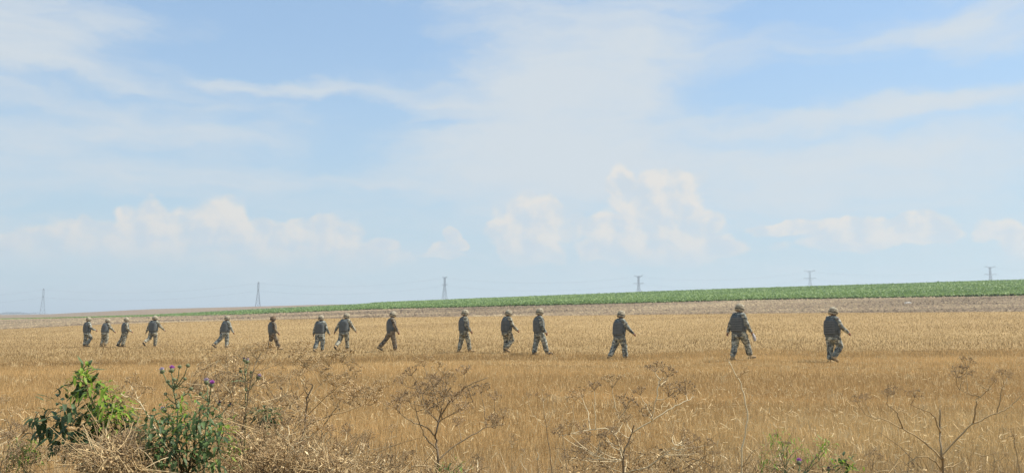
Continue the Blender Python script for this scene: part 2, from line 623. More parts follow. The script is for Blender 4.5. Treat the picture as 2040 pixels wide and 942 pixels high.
def stubble(name, label, n, d0, d1, expo, hh, ww, lean, seed):
    x, y, px = scatter(n, d0, d1, expo=expo)
    D, Z, dp = controls(px)
    ok = y < D[:, 3] - 0.3
    x, y, px, D, Z, dp = x[ok], y[ok], px[ok], D[ok], Z[ok], dp[ok]
    z = pchip(D, Z, y)
    # drill rows and combine swaths run across the view
    t = (y - dp) / (D[:, 3] - dp)                         # >0 beyond the swath line
    big = fbm(x * 0.05, y * 0.35, seed, 4)
    mid = fbm(x * 0.5, y * 0.9, seed + 1, 3)
    r = rng.random(len(x))
    brown, gold, pale, grey = lin(176, 146, 100), lin(218, 186, 132), lin(232, 208, 160), lin(190, 172, 130)
    f = np.clip(0.35 + 0.35 * big + 0.25 * mid + 0.55 * (r - 0.5), 0, 1)[:, None]
    c = brown * (1 - f) + gold * f
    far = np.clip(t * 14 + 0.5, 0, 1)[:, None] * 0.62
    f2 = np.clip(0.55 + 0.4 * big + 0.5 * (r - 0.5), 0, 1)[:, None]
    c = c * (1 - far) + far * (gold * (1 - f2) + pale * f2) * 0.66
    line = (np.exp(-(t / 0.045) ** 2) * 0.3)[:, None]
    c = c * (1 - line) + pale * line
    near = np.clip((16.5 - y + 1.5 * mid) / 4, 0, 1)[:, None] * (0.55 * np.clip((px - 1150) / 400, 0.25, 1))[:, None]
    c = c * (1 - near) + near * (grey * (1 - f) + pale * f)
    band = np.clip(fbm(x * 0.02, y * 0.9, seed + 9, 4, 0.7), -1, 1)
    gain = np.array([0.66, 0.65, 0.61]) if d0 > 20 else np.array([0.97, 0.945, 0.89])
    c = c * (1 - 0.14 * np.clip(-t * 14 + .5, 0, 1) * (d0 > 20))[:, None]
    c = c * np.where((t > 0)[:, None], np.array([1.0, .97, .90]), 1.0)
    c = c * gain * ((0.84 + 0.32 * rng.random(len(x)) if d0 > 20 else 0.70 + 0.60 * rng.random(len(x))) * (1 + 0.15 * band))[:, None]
    y0 = np.interp(px, [300, 700, 1300, 1800, 2040], [31, 28.5, 26.3, 24.3, 23.6]) + 0.5 * fbm(x * .2, y * 0, seed + 4, 2)
    track = np.exp(-((y - y0) / 0.45) ** 2) + 0.8 * np.exp(-((y - y0 - 2.1) / 0.45) ** 2)
    y1 = np.interp(px, [900, 1300, 2040], [18, 16.2, 15.2])
    c = c * (1 - 0.30 * track + 0.28 * np.exp(-((y - y1) / 0.5) ** 2) * (px > 1100))[:, None]
    h = hh * (1 - 0.45 * np.clip(track, 0, 1)) * (0.55 + 0.75 * rng.random(len(x))) * (1 + 0.25 * mid)
    return tag(blades(name, x, y, z, h, ww * (0.7 + 0.6 * rng.random(len(x))), lean, c, M_straw), label, 'stubble')


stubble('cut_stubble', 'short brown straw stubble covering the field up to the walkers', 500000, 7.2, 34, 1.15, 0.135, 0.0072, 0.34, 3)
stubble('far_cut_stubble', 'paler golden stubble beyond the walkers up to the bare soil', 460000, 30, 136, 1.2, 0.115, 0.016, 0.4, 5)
def loose_straw():
    n = 26000
    x, y, px = scatter(n, 8, 40, expo=1.3)
    keep = rng.random(n) < np.clip(0.35 + 0.65 * fbm(x * .35, y * .35, 77, 3) + 0.35 * (px > 1300) * (y < 17), 0.05, 1)
    x, y = x[keep], y[keep]
    n = len(x)
    nc, per = 170, 36                                   # missed tufts of taller straw
    cx, cy, _ = scatter(nc, 9, 45, expo=1.0)
    x = np.concatenate([x, np.repeat(cx, per) + rng.normal(0, .10, nc * per)])
    y = np.concatenate([y, np.repeat(cy, per) + rng.normal(0, .10, nc * per)])
    n2, n = n, len(x)
    z = ground(x, y) + 0.04 + 0.10 * rng.random(n)
    z[n2:] += 0.06 * rng.random(n - n2)
    a = rng.random(n) * 2 * pi
    L, wd = 0.02 + 0.035 * rng.random(n), 0.0022 + 0.002 * rng.random(n)
    t = np.stack([np.cos(a) * L, np.sin(a) * L, rng.normal(0, .9, n) * L], 1)
    t[n2:, :2] *= .5
    t[n2:, 2] = (.03 + .05 * rng.random(n - n2))
    q = np.stack([-np.sin(a) * wd, np.cos(a) * wd, wd * .8], 1)
    C = np.stack([x, y, z], 1)
    V = np.stack([C - t - q, C + t - q, C + t + q, C - t + q], 1).reshape(-1, 3)
    c = lin(232, 206, 156) * (0.6 + 0.4 * rng.random(n))[:, None]
    o = link('loose_straw', np_mesh('loose_straw', V, np.arange(n * 4).reshape(-1, 4), tint=np.repeat(c, 4, axis=0)), M_straw)
    tag(o, 'pale loose straw lying on the stubble', 'straw', kind='stuff')


loose_straw()


# ---- green crop: leaf mass on the rising field
def crop():
    n = 230000
    u = rng.random(n)
    px = -260 + 2560 * rng.random(n)
    D, Z, dp = controls(px)
    d = D[:, 4] + (D[:, 5] * 1.01 - D[:, 4]) * u ** 1.9
    x = (px - PW / 2) / F / 1.004 * d
    z = pchip(D, Z, d)
    t = (d - D[:, 4]) / (D[:, 5] - D[:, 4])
    k = np.interp(px, [0, 300, 520, 720, 2040], [0.06, 0.2, 0.5, 0.8, 1.0])
    h = (0.24 + 0.14 * rng.random(n)) * (0.85 + 0.25 * fbm(x * 0.1, d * 0.1, 31, 3)) * k
    ang = rng.random(n) * 2 * pi
    zc = z + h * (0.25 + 0.75 * rng.random(n) ** 0.6)
    s = (0.09 + 0.11 * rng.random(n)) * (0.8 + d / 300) * np.clip(k * 2, .5, 1)
    g1, g2, g3 = lin(104, 126, 66), lin(126, 148, 82), lin(150, 168, 104)
    f = np.clip(0.5 + 0.45 * fbm(x * 0.05, d * 0.08, 33, 4) + 0.8 * (rng.random(n) - 0.5), 0, 1)[:, None]
    c = np.where(f < 0.5, g1 + (g2 - g1) * f * 2, g2 + (g3 - g2) * (f * 2 - 1))
    e1 = np.stack([np.cos(ang) * s, np.sin(ang) * s, rng.normal(0, 0.35, n) * s], 1)
    e2 = np.stack([-np.sin(ang) * s * 0.6, np.cos(ang) * s * 0.6, rng.normal(0, 0.5, n) * s], 1)
    C = np.stack([x, d, zc], 1)
    V = np.stack([C - e1, C - e2, C + e1, C + e2], 1).reshape(-1, 3)
    o = link('green_crop', np_mesh('green_crop', V, np.arange(n * 4).reshape(-1, 4), tint=np.repeat(c, 4, axis=0)), colour_attr('crop_leaf', 0.3, 0.6))
    tag(o, 'low leafy green crop on the rising slope below the sky', 'crop', kind='stuff')


crop()


# ---- clods and dry residue on the bare soil
def clods():
    n = 48000
    px = -260 + 2560 * rng.random(n)
    D, Z, dp = controls(px)
    d = D[:, 3] + (D[:, 4] - D[:, 3]) * rng.random(n)
    d = np.where(rng.random(n) < 0.10, D[:, 3] + rng.random(n) * 2.5, d)
    x = (px - PW / 2) / F / 1.004 * d
    z = pchip(D, Z, d)
    s = 0.06 + 0.14 * rng.random(n) ** 3
    dirs = np.array([(1, 0, 0), (0, 1, 0), (-1, 0, 0), (0, -1, 0), (0, 0, 1)], float)
    V = np.stack([x, d, z], 1)[:, None, :] + dirs[None] * s[:, None, None] * (0.6 + 0.8 * rng.random((n, 5, 1)))
    V[:, 4, 2] -= s * 0.3
    fc = np.array([(0, 1, 4), (1, 2, 4), (2, 3, 4), (3, 0, 4)])
    Fc = (np.arange(n)[:, None, None] * 5 + fc[None]).reshape(-1, 3)
    a, b, c3 = lin(78, 66, 52), lin(128, 110, 88), lin(172, 152, 118)
    f = np.clip(0.5 + 0.4 * fbm(x * .1, d * .2, 8, 3) + 0.6 * (rng.random(n) - .5), 0, 1)[:, None]
    c = np.where(f < .5, a + (b - a) * f * 2, b + (c3 - b) * (f * 2 - 1))
    o = link('soil_clods', np_mesh('soil_clods', V.reshape(-1, 3), Fc, tint=np.repeat(c, 5, axis=0)), colour_attr('clod', 0.0, 0.95))
    tag(o, 'scattered grey brown clods on the bare soil strip', 'clods', kind='stuff')


clods()

# ---- the line of pylons behind the crest
M_steel = ramped('galvanised_steel', [(0.3, srgb(92, 98, 106)[:3]), (0.7, srgb(126, 132, 140)[:3])], 0.4, 0.6)
M_ins = ramped('insulator_glass', [(0.3, srgb(80, 92, 96)[:3]), (0.7, srgb(110, 122, 126)[:3])], 3, 0.3)
PYL = [(87, 574, -62, 'leftmost lattice pylon standing on the low horizon at the far left'), (515, 561, -68, 'lattice pylon above the crest between the fifth and sixth walkers from left'),
       (886, 548, -58, 'tall narrow lattice pylon rising behind the green slope left of centre'), (1272, 548, -38, 'lattice pylon behind the green slope right of centre'),
       (1613, 538, -18, 'two-armed lattice pylon above the rightmost walker, second from the right edge'), (1972, 530, -5, 'two-armed lattice pylon nearest the right edge of the view')]
PH_T = 40.0


def pylon(base, rz, label):
    r = empty('lattice_pylon', base, rz)
    tag(r, label, 'pylon', 'pylons along the power line')
    def hw(z):  # half width
        if z < 26: return 3.6 + (1.0 - 3.6) * z / 26
        return 1.0
    zs = [0, 7, 13, 18, 22, 26, 30, 34, 38]
    for sx in (-1, 1):
        for sy in (-1, 1):
            MB().tube([(sx * hw(z), sy * hw(z), z) for z in (-1, 26, 38)], 0.26, 4).build('leg', M_steel, r)
    br = MB()
    for a, b in zip(zs[:-1], zs[1:]):
        for (c1, c2) in (((-1, -1), (1, -1)), ((1, -1), (1, 1)), ((1, 1), (-1, 1)), ((-1, 1), (-1, -1))):
            p = lambda c, z: (c[0] * hw(z), c[1] * hw(z), z)
            br.tube([p(c1, a), p(c2, b)], 0.13, 3, False)
            br.tube([p(c2, a), p(c1, b)], 0.13, 3, False)
            br.tube([p(c1, b), p(c2, b)], 0.10, 3, False)
    br.build('bracing', M_steel, r)
    for zc, hwid in ((38.2, 7.5), (27.5, 8.5)):
        a = MB()
        for sx in (-1, 1):
            for sy in (-1, 1):
                a.tube([(sx, sy * 1.0, zc), (sx * hwid, 0, zc + 1.2 if zc > 30 else zc + 0.3)], 0.16, 4)
                a.tube([(sx, sy * 1.0, zc - 2.4), (sx * hwid, 0, zc + 1.2 if zc > 30 else zc + 0.3)], 0.13, 4)
            for q in (0.33, 0.66):
                xx = sx * (1 + (hwid - 1) * q)
                a.tube([(xx, 0, zc + q), (xx, 0, zc - 2.4 * (1 - q))], 0.10, 3)
        a.tube([(-1, 0, zc), (1, 0, zc)], 0.2, 4)
        arm = a.build('crossarm', M_steel, r)
        for sx in (-1, 1):
            zt = zc + 1.2 if zc > 30 else zc + 0.3
            pts = [(sx * hwid, 0, zt - 0.2 * k) for k in range(11)]
            MB().tube(pts, [0.12 if k % 2 else 0.22 for k in range(11)], 6).build('insulator', M_ins, arm)
    return r


pyl_pos = []
for px, top, rz, lab in PYL:
    p = at(px, top, 1300)
    base = Vector((p.x, p.y, p.z - 39.6))
    base.z = min(base.z, gz_(base.x, base.y) + 0.3)
    pyl_pos.append((base, radians(rz)))
    pylon(base, radians(rz), lab)
M_wire = ramped('conductor', [(0.3, srgb(120, 124, 130)[:3]), (0.7, srgb(140, 144, 150)[:3])], 1, 0.5)
WIRES = [(38.2 - 0.8, -7.5, 'upper conductor wire strung along the near side of the pylons'), (38.2 - 0.8, 7.5, 'upper conductor wire strung along the far side of the pylons'),
         (27.5 - 1.7, -8.5, 'lower conductor wire strung along the near side of the pylons'), (27.5 - 1.7, 8.5, 'lower conductor wire strung along the far side of the pylons')]
for zc, off, lab in WIRES:
    pts = []
    ends = [b + Matrix.Rotation(a, 3, 'Z') @ Vector((off, 0, zc)) for b, a in pyl_pos]
    ends = [ends[0] + (ends[0] - ends[1])] + ends + [ends[-1] + (ends[-1] - ends[-2])]
    for a, b in zip(ends[:-1], ends[1:]):
        for k in range(16):
            t = k / 16
            p = a.lerp(b, t)
            p.z -= 9.0 * 4 * t * (1 - t)
            pts.append(p)
    tag(MB().tube(pts, 0.035, 3, False).build('power_line', M_wire), lab, 'wire', 'conductor wires of the power line')

# ---- far wood on the left skyline
def far_wood():
    V, Fc, C = [], [], []
    n = 5000
    px = rng.choice([-330, -240, -150, -90, -30, 6, 28, 60], n, p=[.14, .14, .14, .12, .12, .12, .16, .06]) + rng.normal(0, 16, n)
    d = 2400 + 120 * rng.random(n)
    hmax = 3.2 + 2.2 * np.sin(px * 0.11) ** 2 + 2.0 * np.exp(-((px - 28) / 9) ** 2)
    x = (px - PW / 2) / F / 1.004 * d
    z = ground(x, d) + 0.3 + hmax * rng.random(n) ** 0.8
    s = 0.7 + 0.7 * rng.random(n)
    e1 = rng.normal(0, 1, (n, 3)) * s[:, None] * 0.7
    e2 = rng.normal(0, 1, (n, 3)) * s[:, None] * 0.7
    Cc = np.stack([x, d, z], 1)
    V = np.stack([Cc - e1, Cc + e2, Cc + e1], 1).reshape(-1, 3)
    c = lin(50, 66, 38) * (0.7 + 0.7 * rng.random(n))[:, None]
    o = link('far_wood', np_mesh('far_wood', V, np.arange(n * 3).reshape(-1, 3), tint=np.repeat(c, 3, axis=0)), colour_attr('far_leaf', 0.2))
    tag(o, 'low dark wood on the far left horizon', 'wood', kind='stuff')


far_wood()

# ---- pale slab lying on the bare soil
p = at(1808, 603, 104)
zz0 = gz_(p.x, p.y)
b = MB()
ring = [(-0.45, -0.12), (-0.2, -0.2), (0.3, -0.16), (0.46, 0.0), (0.25, 0.2), (-0.3, 0.16)]
b.rings([[(x, y, -0.05) for x, y in ring], [(x * 1.02, y * 1.02, 0.08 + 0.03 * sin(5 * x)) for x, y in ring], [(x * 0.8, y * 0.7, 0.14 + 0.03 * sin(7 * x)) for x, y in ring]])
o = b.build('pale_slab', ramped('pale_scrap', [(0.3, srgb(196, 188, 176)[:3]), (0.7, srgb(226, 220, 208)[:3])], 4))
o.location = (p.x, p.y, zz0)
tag(o, 'small pale slab lying on the bare soil near the right edge', 'slab')

# ------------------------------------------------------------------ the walkers
M_skin = ramped('skin', [(0.3, srgb(112, 78, 60)[:3]), (0.7, srgb(136, 96, 74)[:3])], 14, 0.55)
M_hair = ramped('hair', [(0.3, srgb(34, 28, 24)[:3]), (0.7, srgb(54, 44, 36)[:3])], 60, 0.7)


def camo(name, cols, scale, bump=0.25):
    m, t, b, o = material(name)
    co = t.node('ShaderNodeTexCoord').outputs['Object']
    rnd = t.node('ShaderNodeObjectInfo').outputs['Random']
    v = t.vec('ADD', co, t.vec('MULTIPLY', t.comb(rnd, rnd, rnd), (17.0, 31.0, 43.0)))
    sn = t.node('ShaderNodeVectorMath', operation='SNAP')
    t.put(sn.inputs[0], v)
    sn.inputs[1].default_value = (0.012,) * 3
    v2 = sn.outputs[0]
    n1 = t.noise(t.vec('MULTIPLY', v2, (1, 1, 1.5)), scale, 3, 0.6)
    n2 = t.noise(t.vec('ADD', v2, (9.1, 3.3, 7.7)), scale * 1.3, 3, 0.65)
    c = t.ramp(n1, [(0.0, cols[0]), (0.42, cols[1]), (0.55, cols[2])], 'CONSTANT')
    c = t.mix(t.ss(n2, 0.565, 0.575), c, cols[3] + (1,) if len(cols[3]) == 3 else cols[3])
    t.put(b.inputs['Base Color'], c)
    b.inputs['Roughness'].default_value = 0.9
    b.inputs['Specular IOR Level'].default_value = 0.15
    bp = t.node('ShaderNodeBump')
    bp.inputs['Strength'].default_value = bump
    bp.inputs['Distance'].default_value = 0.02
    t.put(bp.inputs['Height'], t.noise(v, 22, 4, 0.6))
    t.l.new(bp.outputs[0], b.inputs['Normal'])
    return m


M_camo = [camo('camouflage_cloth', [srgb(102, 99, 86)[:3], srgb(132, 128, 111)[:3], srgb(176, 172, 152)[:3], srgb(68, 66, 62)[:3]], 8.5),
          camo('greyer_camouflage_cloth', [srgb(98, 100, 94)[:3], srgb(126, 128, 118)[:3], srgb(180, 180, 166)[:3], srgb(66, 68, 68)[:3]], 9),
          camo('browner_camouflage_cloth', [srgb(92, 82, 68)[:3], srgb(116, 104, 86)[:3], srgb(138, 126, 106)[:3], srgb(62, 56, 50)[:3]], 7.0)]
M_helm = camo('helmet_cover_cloth', [srgb(140, 130, 108)[:3], srgb(162, 152, 130)[:3], srgb(184, 174, 150)[:3], srgb(112, 102, 84)[:3]], 16)
M_helmd = camo('brown_helmet_cover_cloth', [srgb(98, 82, 64)[:3], srgb(118, 100, 78)[:3], srgb(134, 116, 92)[:3], srgb(72, 60, 48)[:3]], 16)
M_vest = ramped('vest_cordura', [(0.3, srgb(76, 80, 80)[:3]), (0.7, srgb(100, 104, 102)[:3])], 9, 0.9, bump=0.3, bscale=90, rnd=0.12)
M_web = ramped('vest_webbing', [(0.3, srgb(98, 100, 99)[:3]), (0.7, srgb(120, 122, 119)[:3])], 20, 0.85)
M_trim = ramped('pale_trim', [(0.3, srgb(150, 150, 138)[:3]), (0.7, srgb(186, 184, 170)[:3])], 14, 0.9)
M_bootT = ramped('tan_suede', [(0.3, srgb(150, 126, 94)[:3]), (0.7, srgb(186, 160, 122)[:3])], 12, 0.9, rnd=0.1)
M_bootD = ramped('dark_leather', [(0.3, srgb(40, 36, 34)[:3]), (0.7, srgb(62, 56, 50)[:3])], 12, 0.6)
M_strap = ramped('chin_strap_webbing', [(0.3, srgb(60, 56, 46)[:3]), (0.7, srgb(84, 78, 64)[:3])], 20, 0.9)


def capsule(mb, p0, p1, r0, r1, n=12, sq=1.0, up=None):
    p0, p1 = Vector(p0), Vector(p1)
    d = (p1 - p0)
    d = d.normalized() if d.length > 1e-6 else Vector((0, 0, 1))
    pts = [p0 - d * r0 * .98, p0 - d * r0 * .72, p0 - d * r0 * .3, p0, p1, p1 + d * r1 * .3, p1 + d * r1 * .72, p1 + d * r1 * .98]
    rr = [r0 * .15, r0 * .69, r0 * .95, r0, r1, r1 * .95, r1 * .69, r1 * .15]
    mb.tube(pts, rr, n, True, sq, up)


def ell_loft(mb, M, rows, n=20, pw=2.4):
    """rows: (x, z, rx, ry) in the frame M; superellipse rings"""
    rg = []
    for x, z, rx, ry in rows:
        r = []
        for k in range(n):
            a = 2 * pi * k / n
            c, s_ = cos(a), sin(a)
            q = 2.0 / pw
            r.append(M @ Vector((x + rx * math.copysign(abs(c) ** q, c), ry * math.copysign(abs(s_) ** q, s_), z)))
        rg.append(r)
    mb.rings(rg)


def fuse(mb, name, vox, smooth=3, fold=0.0, ff=14.0, seed=0):
    """weld overlapping closed shapes into one continuous skin"""
    me = mb.mesh('raw')
    o = bpy.data.objects.new('raw', me)
    COL.objects.link(o)
    r = o.modifiers.new('r', 'REMESH')
    r.mode, r.voxel_size, r.use_smooth_shade = 'VOXEL', vox, True
    s = o.modifiers.new('s', 'SMOOTH')
    s.iterations, s.factor = smooth, 0.5
    dg = bpy.context.evaluated_depsgraph_get()
    out = bpy.data.meshes.new_from_object(o.evaluated_get(dg))
    bpy.data.objects.remove(o)
    bpy.data.meshes.remove(me)
    out.name = name
    if fold:
        nv = len(out.vertices)
        co, no = np.empty(nv * 3, np.float32), np.empty(nv * 3, np.float32)
        out.vertices.foreach_get('co', co)
        out.vertex_normals.foreach_get('vector', no)
        co, no = co.reshape(-1, 3), no.reshape(-1, 3)
        f = fbm(co[:, 0] * ff * .7 + co[:, 1] * ff * .5 + seed, co[:, 2] * ff + co[:, 1] * ff * .6 + seed * 3.1, seed + 50, 3, 0.6)
        f2 = fbm(co[:, 1] * ff * 1.1 + seed, co[:, 0] * ff + co[:, 2] * ff * .8, seed + 90, 2, 0.6)
        out.vertices.foreach_set('co', (co + no * ((f + 0.7 * f2) * fold)[:, None]).ravel())
    out.polygons.foreach_set('use_smooth', [True] * len(out.polygons))
    out.update()
    return out


def make_person(label, yaw, pose, cam_i, helm, boots, trim, seed, d, x, top, feet):
    R = radians
    P = dict(lean=4, twist=0, hipL=0, kneeL=5, hipR=0, kneeR=5, shL=0, abL=8, elL=12, shR=0, abR=8, elR=12, hy=0, hp=8, bulk=1.0)
    P.update(pose)
    bk = P['bulk']
    yaw = yaw * .85 - math.degrees(atan((x - PW / 2) / F)) * .9
    for k_ in ('abL', 'abR'): P[k_] = 4 + .6 * P[k_]
    for k_ in ('hipL', 'hipR'): P[k_] *= .80
    if P['shR'] > 14: P['shR'] = 14 + .6 * (P['shR'] - 14)
    T = Matrix.Rotation(R(P['twist']), 4, 'Z') @ Matrix.Rotation(R(P['lean']), 4, 'Y')
    J = {}
    for s, y in (('L', 1), ('R', -1)):
        a, k = R(P['hip' + s]), R(P['knee' + s])
        h = Vector((0, .095 * y, -.03))
        kn = h + Vector((sin(a), .02 * y, -cos(a))).normalized() * .43
        an = kn + Vector((sin(a - k), 0, -cos(a - k))) * .40
        sh = a - k
        fp = sh * .75 if sh < 0 else sh * .35
        fd = Vector((cos(fp), 0.10 * y, sin(fp))).normalized()
        fu = Vector((-sin(fp), 0, cos(fp)))
        J[s] = (h, kn, an, fd, fu)
        sd = Matrix.Rotation(R(P['ab' + s]) * y, 4, 'X') @ Vector((0, 0, -1))
        sd = Matrix.Rotation(-R(P['sh' + s]), 4, 'Y') @ sd
        shp = T @ Vector((0, .185 * y, .455))
        elb = shp + sd * .29
        fdv = Matrix.Rotation(-R(P['el' + s]), 4, 'Y') @ sd
        J['a' + s] = (shp, elb, elb + fdv * .245, fdv)
    low = min(min((J[s][2] + J[s][3] * q - J[s][4] * .085).z for q in (-.06, .17)) for s in 'LR')
    off = Vector((0, 0, -low))
    Hd = T @ Matrix.Translation((0.02, 0, .565)) @ Matrix.Rotation(-R(P['lean']) * .6, 4, 'Y') @ Matrix.Rotation(R(P['hy']), 4, 'Z') @ Matrix.Rotation(R(P['hp']), 4, 'Y')
    G = Matrix.Translation(off)
    T, Hd = G @ T, G @ Hd
    for k in list(J):
        J[k] = tuple(v + off if i < 3 else v for i, v in enumerate(J[k]))
    topz = (Hd @ Vector((0, 0, .235))).z
    want = (feet - top) / F * d * 1.004
    sc = want / topz
    loc = at(x, feet, d)
    root = empty('person', (loc.x, loc.y, gz_(loc.x, loc.y)), R(yaw))
    root.scale = (sc * (1.06 + 0.04 * bk), sc * (1.06 + 0.04 * bk), sc)
    root.location.z -= .03
    tag(root, label, 'person', 'people walking in a line across the stubble')
    # body: one skin
    b = MB()
    ell_loft(b, T, [(0, -.12, .06, .09), (0, -.08, .095, .15), (0, 0, .10, .155), (0, .14, .092, .135), (.005, .28, .105, .155), (0, .40, .10, .165), (-.005, .47, .075, .13), (-.005, .50, .05, .08)], 18)
    capsule(b, T @ Vector((-.005, 0, .46)), Hd @ Vector((-.01, 0, .06)), .062, .055)
    ell_loft(b, Hd, [(.01, .0, .035, .03), (.012, .02, .07, .052), (.005, .06, .09, .068), (0, .11, .098, .075), (-.004, .16, .096, .076), (-.006, .20, .075, .06), (-.006, .222, .03, .025)], 18, 2.0)
    capsule(b, Hd @ Vector((.088, 0, .12)), Hd @ Vector((.106, 0, .088)), .010, .015)          # nose
    capsule(b, Hd @ Vector((.082, -.022, .06)), Hd @ Vector((.082, .022, .06)), .010, .010)      # mouth
    capsule(b, Hd @ Vector((.083, -.04, .135)), Hd @ Vector((.083, .04, .135)), .012, .012)      # brow
    capsule(b, Hd @ Vector((.075, 0, .025)), Hd @ Vector((.07, 0, .02)), .024, .024)             # chin
    for y in (-1, 1):
        capsule(b, Hd @ Vector((-.005, .078 * y, .08)), Hd @ Vector((-.015, .082 * y, .12)), .013, .017)
    for s, y in (('L', 1), ('R', -1)):
        h, kn, an, fd, fu = J[s]
        capsule(b, h, kn, .088, .058); capsule(b, kn, an, .056, .04)
        capsule(b, an - fu * .04 - fd * .03, an - fu * .05 + fd * .13, .036, .03)
        shp, el, wr, fv = J['a' + s]
        capsule(b, shp, el, .055, .042); capsule(b, el, wr, .041, .030)
        side = Vector((1, 0, 0)) - fv * fv.x
        side = side.normalized() if side.length > .2 else Vector((0, 0, 1))
        inn = fv.cross(side).normalized() * (1 if fv.cross(side).y * y < 0 else -1)
        pe = wr + fv * .085
        capsule(b, wr, pe, .032, .036, sq=.6, up=side)
        for q, (o_, ln) in enumerate(((.030, .070), (.010, .080), (-.010, .074), (-.028, .058))):
            r0 = pe + side * o_ + fv * .005
            r1 = r0 + (fv * .9 + inn * .25).normalized() * ln * .55
            r2 = r1 + (fv * .6 + inn * .75).normalized() * ln * .5
            capsule(b, r0, r1, .0105, .010, 8); capsule(b, r1, r2, .010, .009, 8)
        t0 = wr + side * .028 + fv * .03
        t1 = t0 + (side * .7 + fv * .6 + inn * .35).normalized() * .045
        capsule(b, t0, t1, .013, .011, 8); capsule(b, t1, t1 + (fv * .8 + inn * .4 + side * .2).normalized() * .03, .011, .009, 8)
    body = link('body', fuse(b, 'body', .0125, 2), M_skin, root)
    # hair at the nape
    hb = MB()
    ell_loft(hb, Hd @ Matrix.Translation((-.012, 0, 0)), [(-.02, .04, .06, .05), (-.012, .06, .083, .069), (-.006, .11, .094, .079), (-.006, .16, .093, .078), (-.006, .2, .06, .05)], 14, 2.0)
    link('hair', hb.mesh('hair', None, True), M_hair, root)
    # jacket
    mat = M_camo[cam_i]
    j = MB()
    ell_loft(j, T, [(0, -.235, .140 * bk, .182 * bk), (0, -.20, .152 * bk, .196 * bk), (0, -.10, .150 * bk, .192 * bk), (0, .0, .14 * bk, .178 * bk), (.005, .14, .132 * bk, .165 * bk), (.005, .28, .135 * bk, .178 * bk), (0, .38, .125, .188), (-.005, .455, .098, .165), (-.005, .505, .068, .09)], 22)
    ell_loft(j, T, [(-.01, .47, .07, .075), (0, .50, .072, .074), (.014, .56, .070, .070)], 16, 2.0)   # collar
    for s, y in (('L', 1), ('R', -1)):
        shp, el, wr, fv = J['a' + s]
        capsule(j, shp - Vector((0, .03 * y, 0)), el, .088, .072); capsule(j, el, wr + fv * .01, .072, .050)
        mid = shp.lerp(el, .45)
        capsule(j, mid + Vector((0, .02 * y, .03)), mid + Vector((0, .022 * y, -.06)), .062, .06)        # sleeve pocket
    link('jacket', fuse(j, 'jacket', .016, 3, .010, 15, seed), mat, root)
    # trousers
    q = MB()
    ell_loft(q, T, [(0, -.15, .10, .15), (0, -.10, .128 * bk, .172 * bk), (0, 0, .128 * bk, .165 * bk), (0, .05, .12 * bk, .155 * bk)], 18)
    for s, y in (('L', 1), ('R', -1)):
        h, kn, an, fd, fu = J[s]
        capsule(q, h + Vector((0, 0, -.05)), kn, .128 * bk, .098); capsule(q, kn, kn.lerp(an, .84), .096, .084)
        m2 = h.lerp(kn, .55)
        capsule(q, m2 + Vector((0, .05 * y, .06)), m2 + Vector((0, .05 * y, -.07)), .066, .07)            # thigh pocket
        capsule(q, kn.lerp(an, .74), kn.lerp(an, .80), .084, .08)
    link('trousers', fuse(q, 'trousers', .016, 3, .011, 13, seed + 7), mat, root)
    # boots
    for s in 'LR':
        h, kn, an, fd, fu = J[s]
        f = MB()
        up = (kn - an).normalized()
        capsule(f, an + up * .16, an - fu * .02, .056, .052)
        capsule(f, an - fu * .04 - fd * .035, an - fu * .045 + fd * .14, .046, .040)
        capsule(f, an - fu * .052 + fd * .09, an - fu * .05 + fd * .165, .045, .034)
        bt = link('boot', fuse(f, 'boot', .014, 2), M_bootD if boots else M_bootT, root)
        so = MB()
        side = fd.cross(fu).normalized()
        c = an - fu * .083
        out = [(-.085, .018), (-.078, .036), (-.02, .040), (.06, .043), (.13, .047), (.18, .036), (.205, .012)]
        ol = [(a_, b_) for a_, b_ in out] + [(a_, -b_) for a_, b_ in reversed(out)]
        so.rings([[c + fd * a_ + side * b_ - fu * .012 for a_, b_ in ol], [c + fd * a_ + side * b_ + fu * .014 for a_, b_ in ol]])
        so.build('sole', M_bootD if boots else M_strap, bt)
    # helmet
    hm_ = MB()
    Hh = Hd @ Matrix.Translation((-.008, 0, .10)) @ Matrix.Rotation(R(2), 4, 'Y') @ Matrix.Diagonal((1.05, 1.05, 1.27, 1))
    n = 24
    rg = []
    for lv, (zz, rr) in enumerate(((-.060, .93), (-.064, .97), (-.03, 1.0), (.02, .99), (.065, .90), (.098, .71), (.118, .45), (.127, .12))):
        r = []
        for k in range(n):
            a = 2 * pi * k / n
            fr_ = max(0, cos(a))
            rim = (.040 * fr_ ** 2) if zz < -.05 else (.015 * fr_ if zz < 0 else 0)
            brim = 1.03 if (fr_ > .6 and lv in (1,)) else 1.0
            r.append(Hh @ Vector((cos(a) * .132 * rr * brim, sin(a) * .116 * rr, zz + rim - (.012 * (abs(sin(a)) ** 4) if zz < -.03 else 0))))
        rg.append(r)
    hm_.rings(rg)
    ho_ = link('helmet', hm_.mesh('helmet', None, True), M_helmd if helm else M_helm, root)
    cs = MB()
    for y in (-1, 1):
        cs.tube([Hd @ Vector((-.02, .10 * y, .09)), Hd @ Vector((.02, .085 * y, .05)), Hd @ Vector((.07, .035 * y, -.005)), Hd @ Vector((.075, 0, -.01))], .009, 5)
    cs.build('chin_strap', M_strap, ho_)
    bandm = MB()
    rgb_ = []
    for dz, rr in ((-.012, 1.006), (.010, 1.004)):
        rgb_.append([Hh @ Vector((cos(2 * pi * k / n) * .132 * rr, sin(2 * pi * k / n) * .116 * rr, dz - .005)) for k in range(n)])
    bandm.rings(rgb_, True, False)
    bandm.build('helmet_band', M_strap, ho_)
    # vest
    v = MB()
    bz = bk * 1.06
